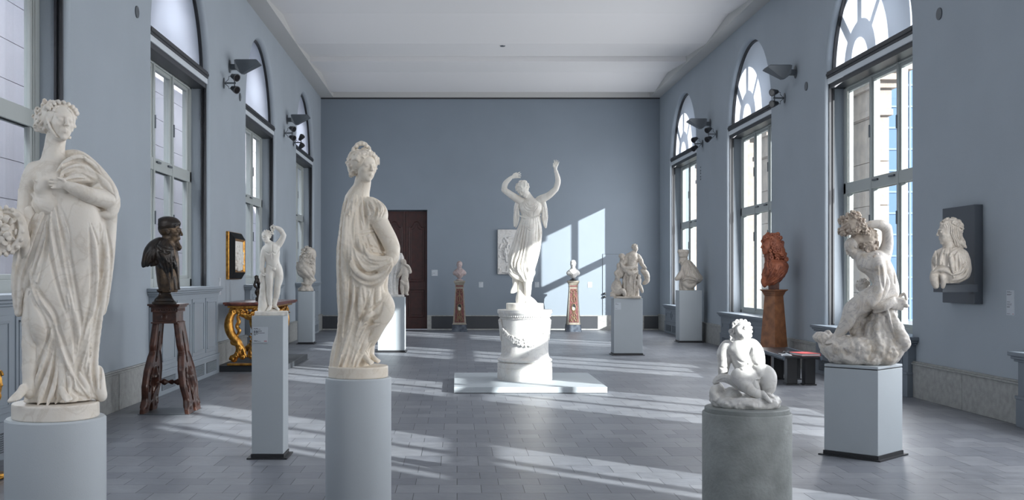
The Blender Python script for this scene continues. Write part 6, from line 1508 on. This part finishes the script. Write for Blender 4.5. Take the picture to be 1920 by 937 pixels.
# framed reliefs
def relief(s, x0, x1, y0, y1, seed, m, depth=5, h=.8, n=70, part='relief_slab'):
    f = s.field(x0-3, x1+3, y0-3, y1+3, -5, depth+8, h); cx_, cy_ = (x0+x1)/2, (y0+y1)/2
    f.box(s.p(cx_, cy_, -1), ((x1-x0)/2, (y1-y0)/2, 2), None, .6, .5); rr = random.Random(seed); W, H_ = x1-x0, y1-y0
    for k in range(n):
        x = cx_+rr.gauss(0, .22)*W; y = y0+H_*(.62+rr.gauss(0, .17)); x = min(max(x, x0+4), x1-4); y = min(max(y, y0+4), y1-4); a_ = rr.uniform(0, 2*pi); L = rr.uniform(.05, .14)*H_
        x2 = min(max(x+L*cos(a_), x0+3), x1-3); y2 = min(max(y+L*sin(a_), y0+3), y1-3); r_ = rr.uniform(.9, 2.4); f.cap(s.p(x, y, 1.2), s.p(x2, y2, 1.8), r_, r_*.6, .6)
    for k in range(12):
        x = cx_+rr.uniform(-.33,.33)*W; y = y0+H_*rr.uniform(.35,.8); f.ell(s.p(x, y, 3), (2.2, 2.8, 2.4), None, .5); f.cap(s.p(x, y+4, 2), s.p(x+rr.uniform(-3,3), y+11, 2), 2.6, 2, .8)
    for k in range(26): x = rr.uniform(x0+4, x1-4); y = rr.uniform(y0+4, y0+H_*.5); f.cap(s.p(x, y, .6), s.p(x+rr.uniform(-5,5), y+rr.uniform(-5,5), .6), .9, .5, .5)
    return s.add(f, part, m)
s = Statue('marble_relief', 'pale rectangular marble relief on the end wall behind the dancer', 'relief', 968, 514, 66.9, face=False); s.root.location.y = YB-.06; relief(s, 933, 1003, 430, 514, 5, M_marE, n=110)
s = Statue('framed_relief', 'white marble relief in a black and gilt frame on the left wall', 'relief', 968, 514, 66.9, face=False)
s.root.location = (XL+.10, 18.2, 1.52); s.root.rotation_euler = (0, 0, pi/2)
s.s = 90.0; relief(s, 968-30, 968+30, 514-52, 514-8, 8, M_marC, n=120)
def frame_ring(w0, h0, w1, h1, zc, ya, yb, yc_, name, m):
    """mitred moulding ring; outer half sizes w0,h0, inner w1,h1; ya outer depth, yb inner depth (toward the viewer is -y)"""
    mb = MB(); o = [(-w0,-h0),(w0,-h0),(w0,h0),(-w0,h0)]; i = [(-w1,-h1),(w1,-h1),(w1,h1),(-w1,h1)]
    vs = [(x, yc_, zc+z) for x, z in o]+[(x, ya, zc+z) for x, z in o]+[(x, yb, zc+z) for x, z in i]+[(x, yc_, zc+z) for x, z in i]
    fs = []
    for k in range(4):
        k2 = (k+1) % 4
        for a_, b_ in ((0,4),(4,8),(8,12),(12,0)): fs.append((a_+k, a_+k2, b_+k2, b_+k))
    mb.add(vs, fs); return mb.build(name, m, s.root)
M_bframe = mat('black_frame', (.004,.005,.006), .6, spec=.15)
zc_ = .33
frame_ring(.52, .40, .50, .385, zc_, .06, .045, .10, 'gilt_edge', M_gold); frame_ring(.505, .39, .44, .30, zc_, .045, -.02, .10, 'frame', M_bframe)
frame_ring(.445, .305, .42, .28, zc_, -.022, -.035, .05, 'frame_step', M_bframe); frame_ring(.42, .28, .375, .245, zc_, -.03, -.005, .05, 'gilt_sight', M_gold)

# ------------------------------------------------------------------ wall fittings
def uplight(sg, X, y, z, label):
    t = thing('wall_uplight', label, 'wall lamp', (X, y, z))
    k = -sg
    MB().sphere((k*.01, 0, 0), (.016, .075, .11), 20, 12).build('wall_plate', M_grey, t, smooth=True)
    MB().box(min(0,k*.14), max(0,k*.14), -.045, .045, -.055, .035).build('arm', M_grey, t, bevel=.006)
    mb = MB(); pr = [(k*.11,.085),(k*.49,.085),(k*.515,.055),(k*.515,.045),(k*.24,-.125),(k*.19,-.12),(k*.115,-.055)]
    ws = [.17,.17,.16,.16,.06,.06,.12]; n = len(pr)
    mb.add([(u, -w_, v) for (u, v), w_ in zip(pr, ws)]+[(u, w_, v) for (u, v), w_ in zip(pr, ws)], [tuple(range(n-1,-1,-1)), tuple(range(n, 2*n))]+[(q, (q+1) % n, n+(q+1) % n, n+q) for q in range(n)])
    mb.build('housing', M_grey, t, bevel=.006)
    MB().box(min(k*.13,k*.47), max(k*.13,k*.47), -.15, .15, .085, .093).build('rim', M_grey, t)
def spotpair(sg, X, y, z, label, aim=(1, -.5), open_=True):
    t = thing('spotlight_pair', label, 'spotlight', (X, y, z)); k = -sg
    MB().sphere((k*.008, 0, 0), (.012, .06, .09), 16, 10).build('wall_plate', M_grey, t, smooth=True)
    mb = MB(); mb.tube([(0,0,0),(k*.20,0,0)], .014, 8); mb.tube([(k*.18,0,.10),(k*.18,0,-.10)], .010, 8); mb.build('arm', M_grey, t, smooth=True)
    for dz in (.10, -.10):
        d = Vector((k*aim[0], -.5, aim[1]*(1 if dz > 0 else 1.0))).normalized(); c = Vector((k*.18, -.02, dz)); mb = MB()
        pts = [c-d*.075, c-d*.06, c-d*.02, c+d*.03, c+d*.075]; mb.tube(pts, [.018, .036, .044, .058, .066], 16); sp = mb.build('lamp_head', M_dark, t, smooth=True)
        mb = MB(); mb.tube([c+d*.0755, c+d*.078], .052, 16); mb.build('lens', mat('dark_lens', (.01,.01,.012), .15), t)
        mb = MB(); mb.tube([c-d*.07, c-d*.10+Vector((k*-.03,0,-.02)), Vector((k*.08,0,dz*.6)), Vector((k*.03,0,dz*.15))], .005, 6); mb.build('cable', M_dark, t)
uplight(-1, XL, 17.95, 5.03, 'grey wedge uplight on the left wall, nearer of the two'); uplight(-1, XL, 24.0, 5.03, 'grey wedge uplight on the left wall, farther of the two')
uplight(1, XR, 17.95, 4.94, 'grey wedge uplight on the right wall, nearer of the two'); uplight(1, XR, 24.0, 4.94, 'grey wedge uplight on the right wall, farther of the two')
spotpair(-1, XL, 17.5, 4.67, 'pair of black spotlights under the nearer left uplight', (.6,-.3)); spotpair(-1, XL, 23.6, 4.67, 'pair of black spotlights under the farther left uplight', (.6,-.3)); spotpair(-1, XL, 24.95, 4.63, 'pair of spotlights just beyond the farther left uplight', (.5, .5))
spotpair(1, XR, 18.55, 4.60, 'pair of black spotlights under the nearer right uplight', (.8,-.2)); spotpair(1, XR, 23.4, 4.62, 'pair of black spotlights under the farther right uplight', (.7,-.4)); spotpair(1, XR, 24.75, 4.58, 'pair of spotlights just beyond the farther right uplight', (.7,-.4))
for sg, X, y, z, tx in ((-1, XL, 12.75, 4.66, 'nearer left'), (-1, XL, 18.8, 4.66, 'farther left'), (1, XR, 12.6, 4.6, 'nearer right'), (1, XR, 17.4, 4.6, 'farther right')):
    o = MB().prism([(.072*cos(q*pi/12), .072*sin(q*pi/12)) for q in range(24)], 'x', -sg*.012, 0).build('round_vent', M_grey, None); o.location = (X, y, z); tag(o, f'round dark grey disc set high in the {tx} wall pier', 'vent')
o = MB().lathe([(.05,-.03),(.06,-.01),(.06,0)], n=20).build('smoke_detector', M_grey, None, smooth=True); o.location = (1.0, 23.4, ZC+.05); tag(o, 'tiny smoke detector on the white ceiling', 'detector')

t = thing('wall_marks', 'short column of tiny dark marks on the right wall beside the farthest window', 'marks', (XR, 24.95, 3.95))
for k, (z, h_) in enumerate(((.10, .012), (.02, .016), (-.04, .018), (-.12, .014), (-.18, .018))):
    mb = MB(); mb.box(-.008, 0, -.02, .02+.01*(k % 2), z-h_, z+h_); mb.build('mark', M_dark, t)
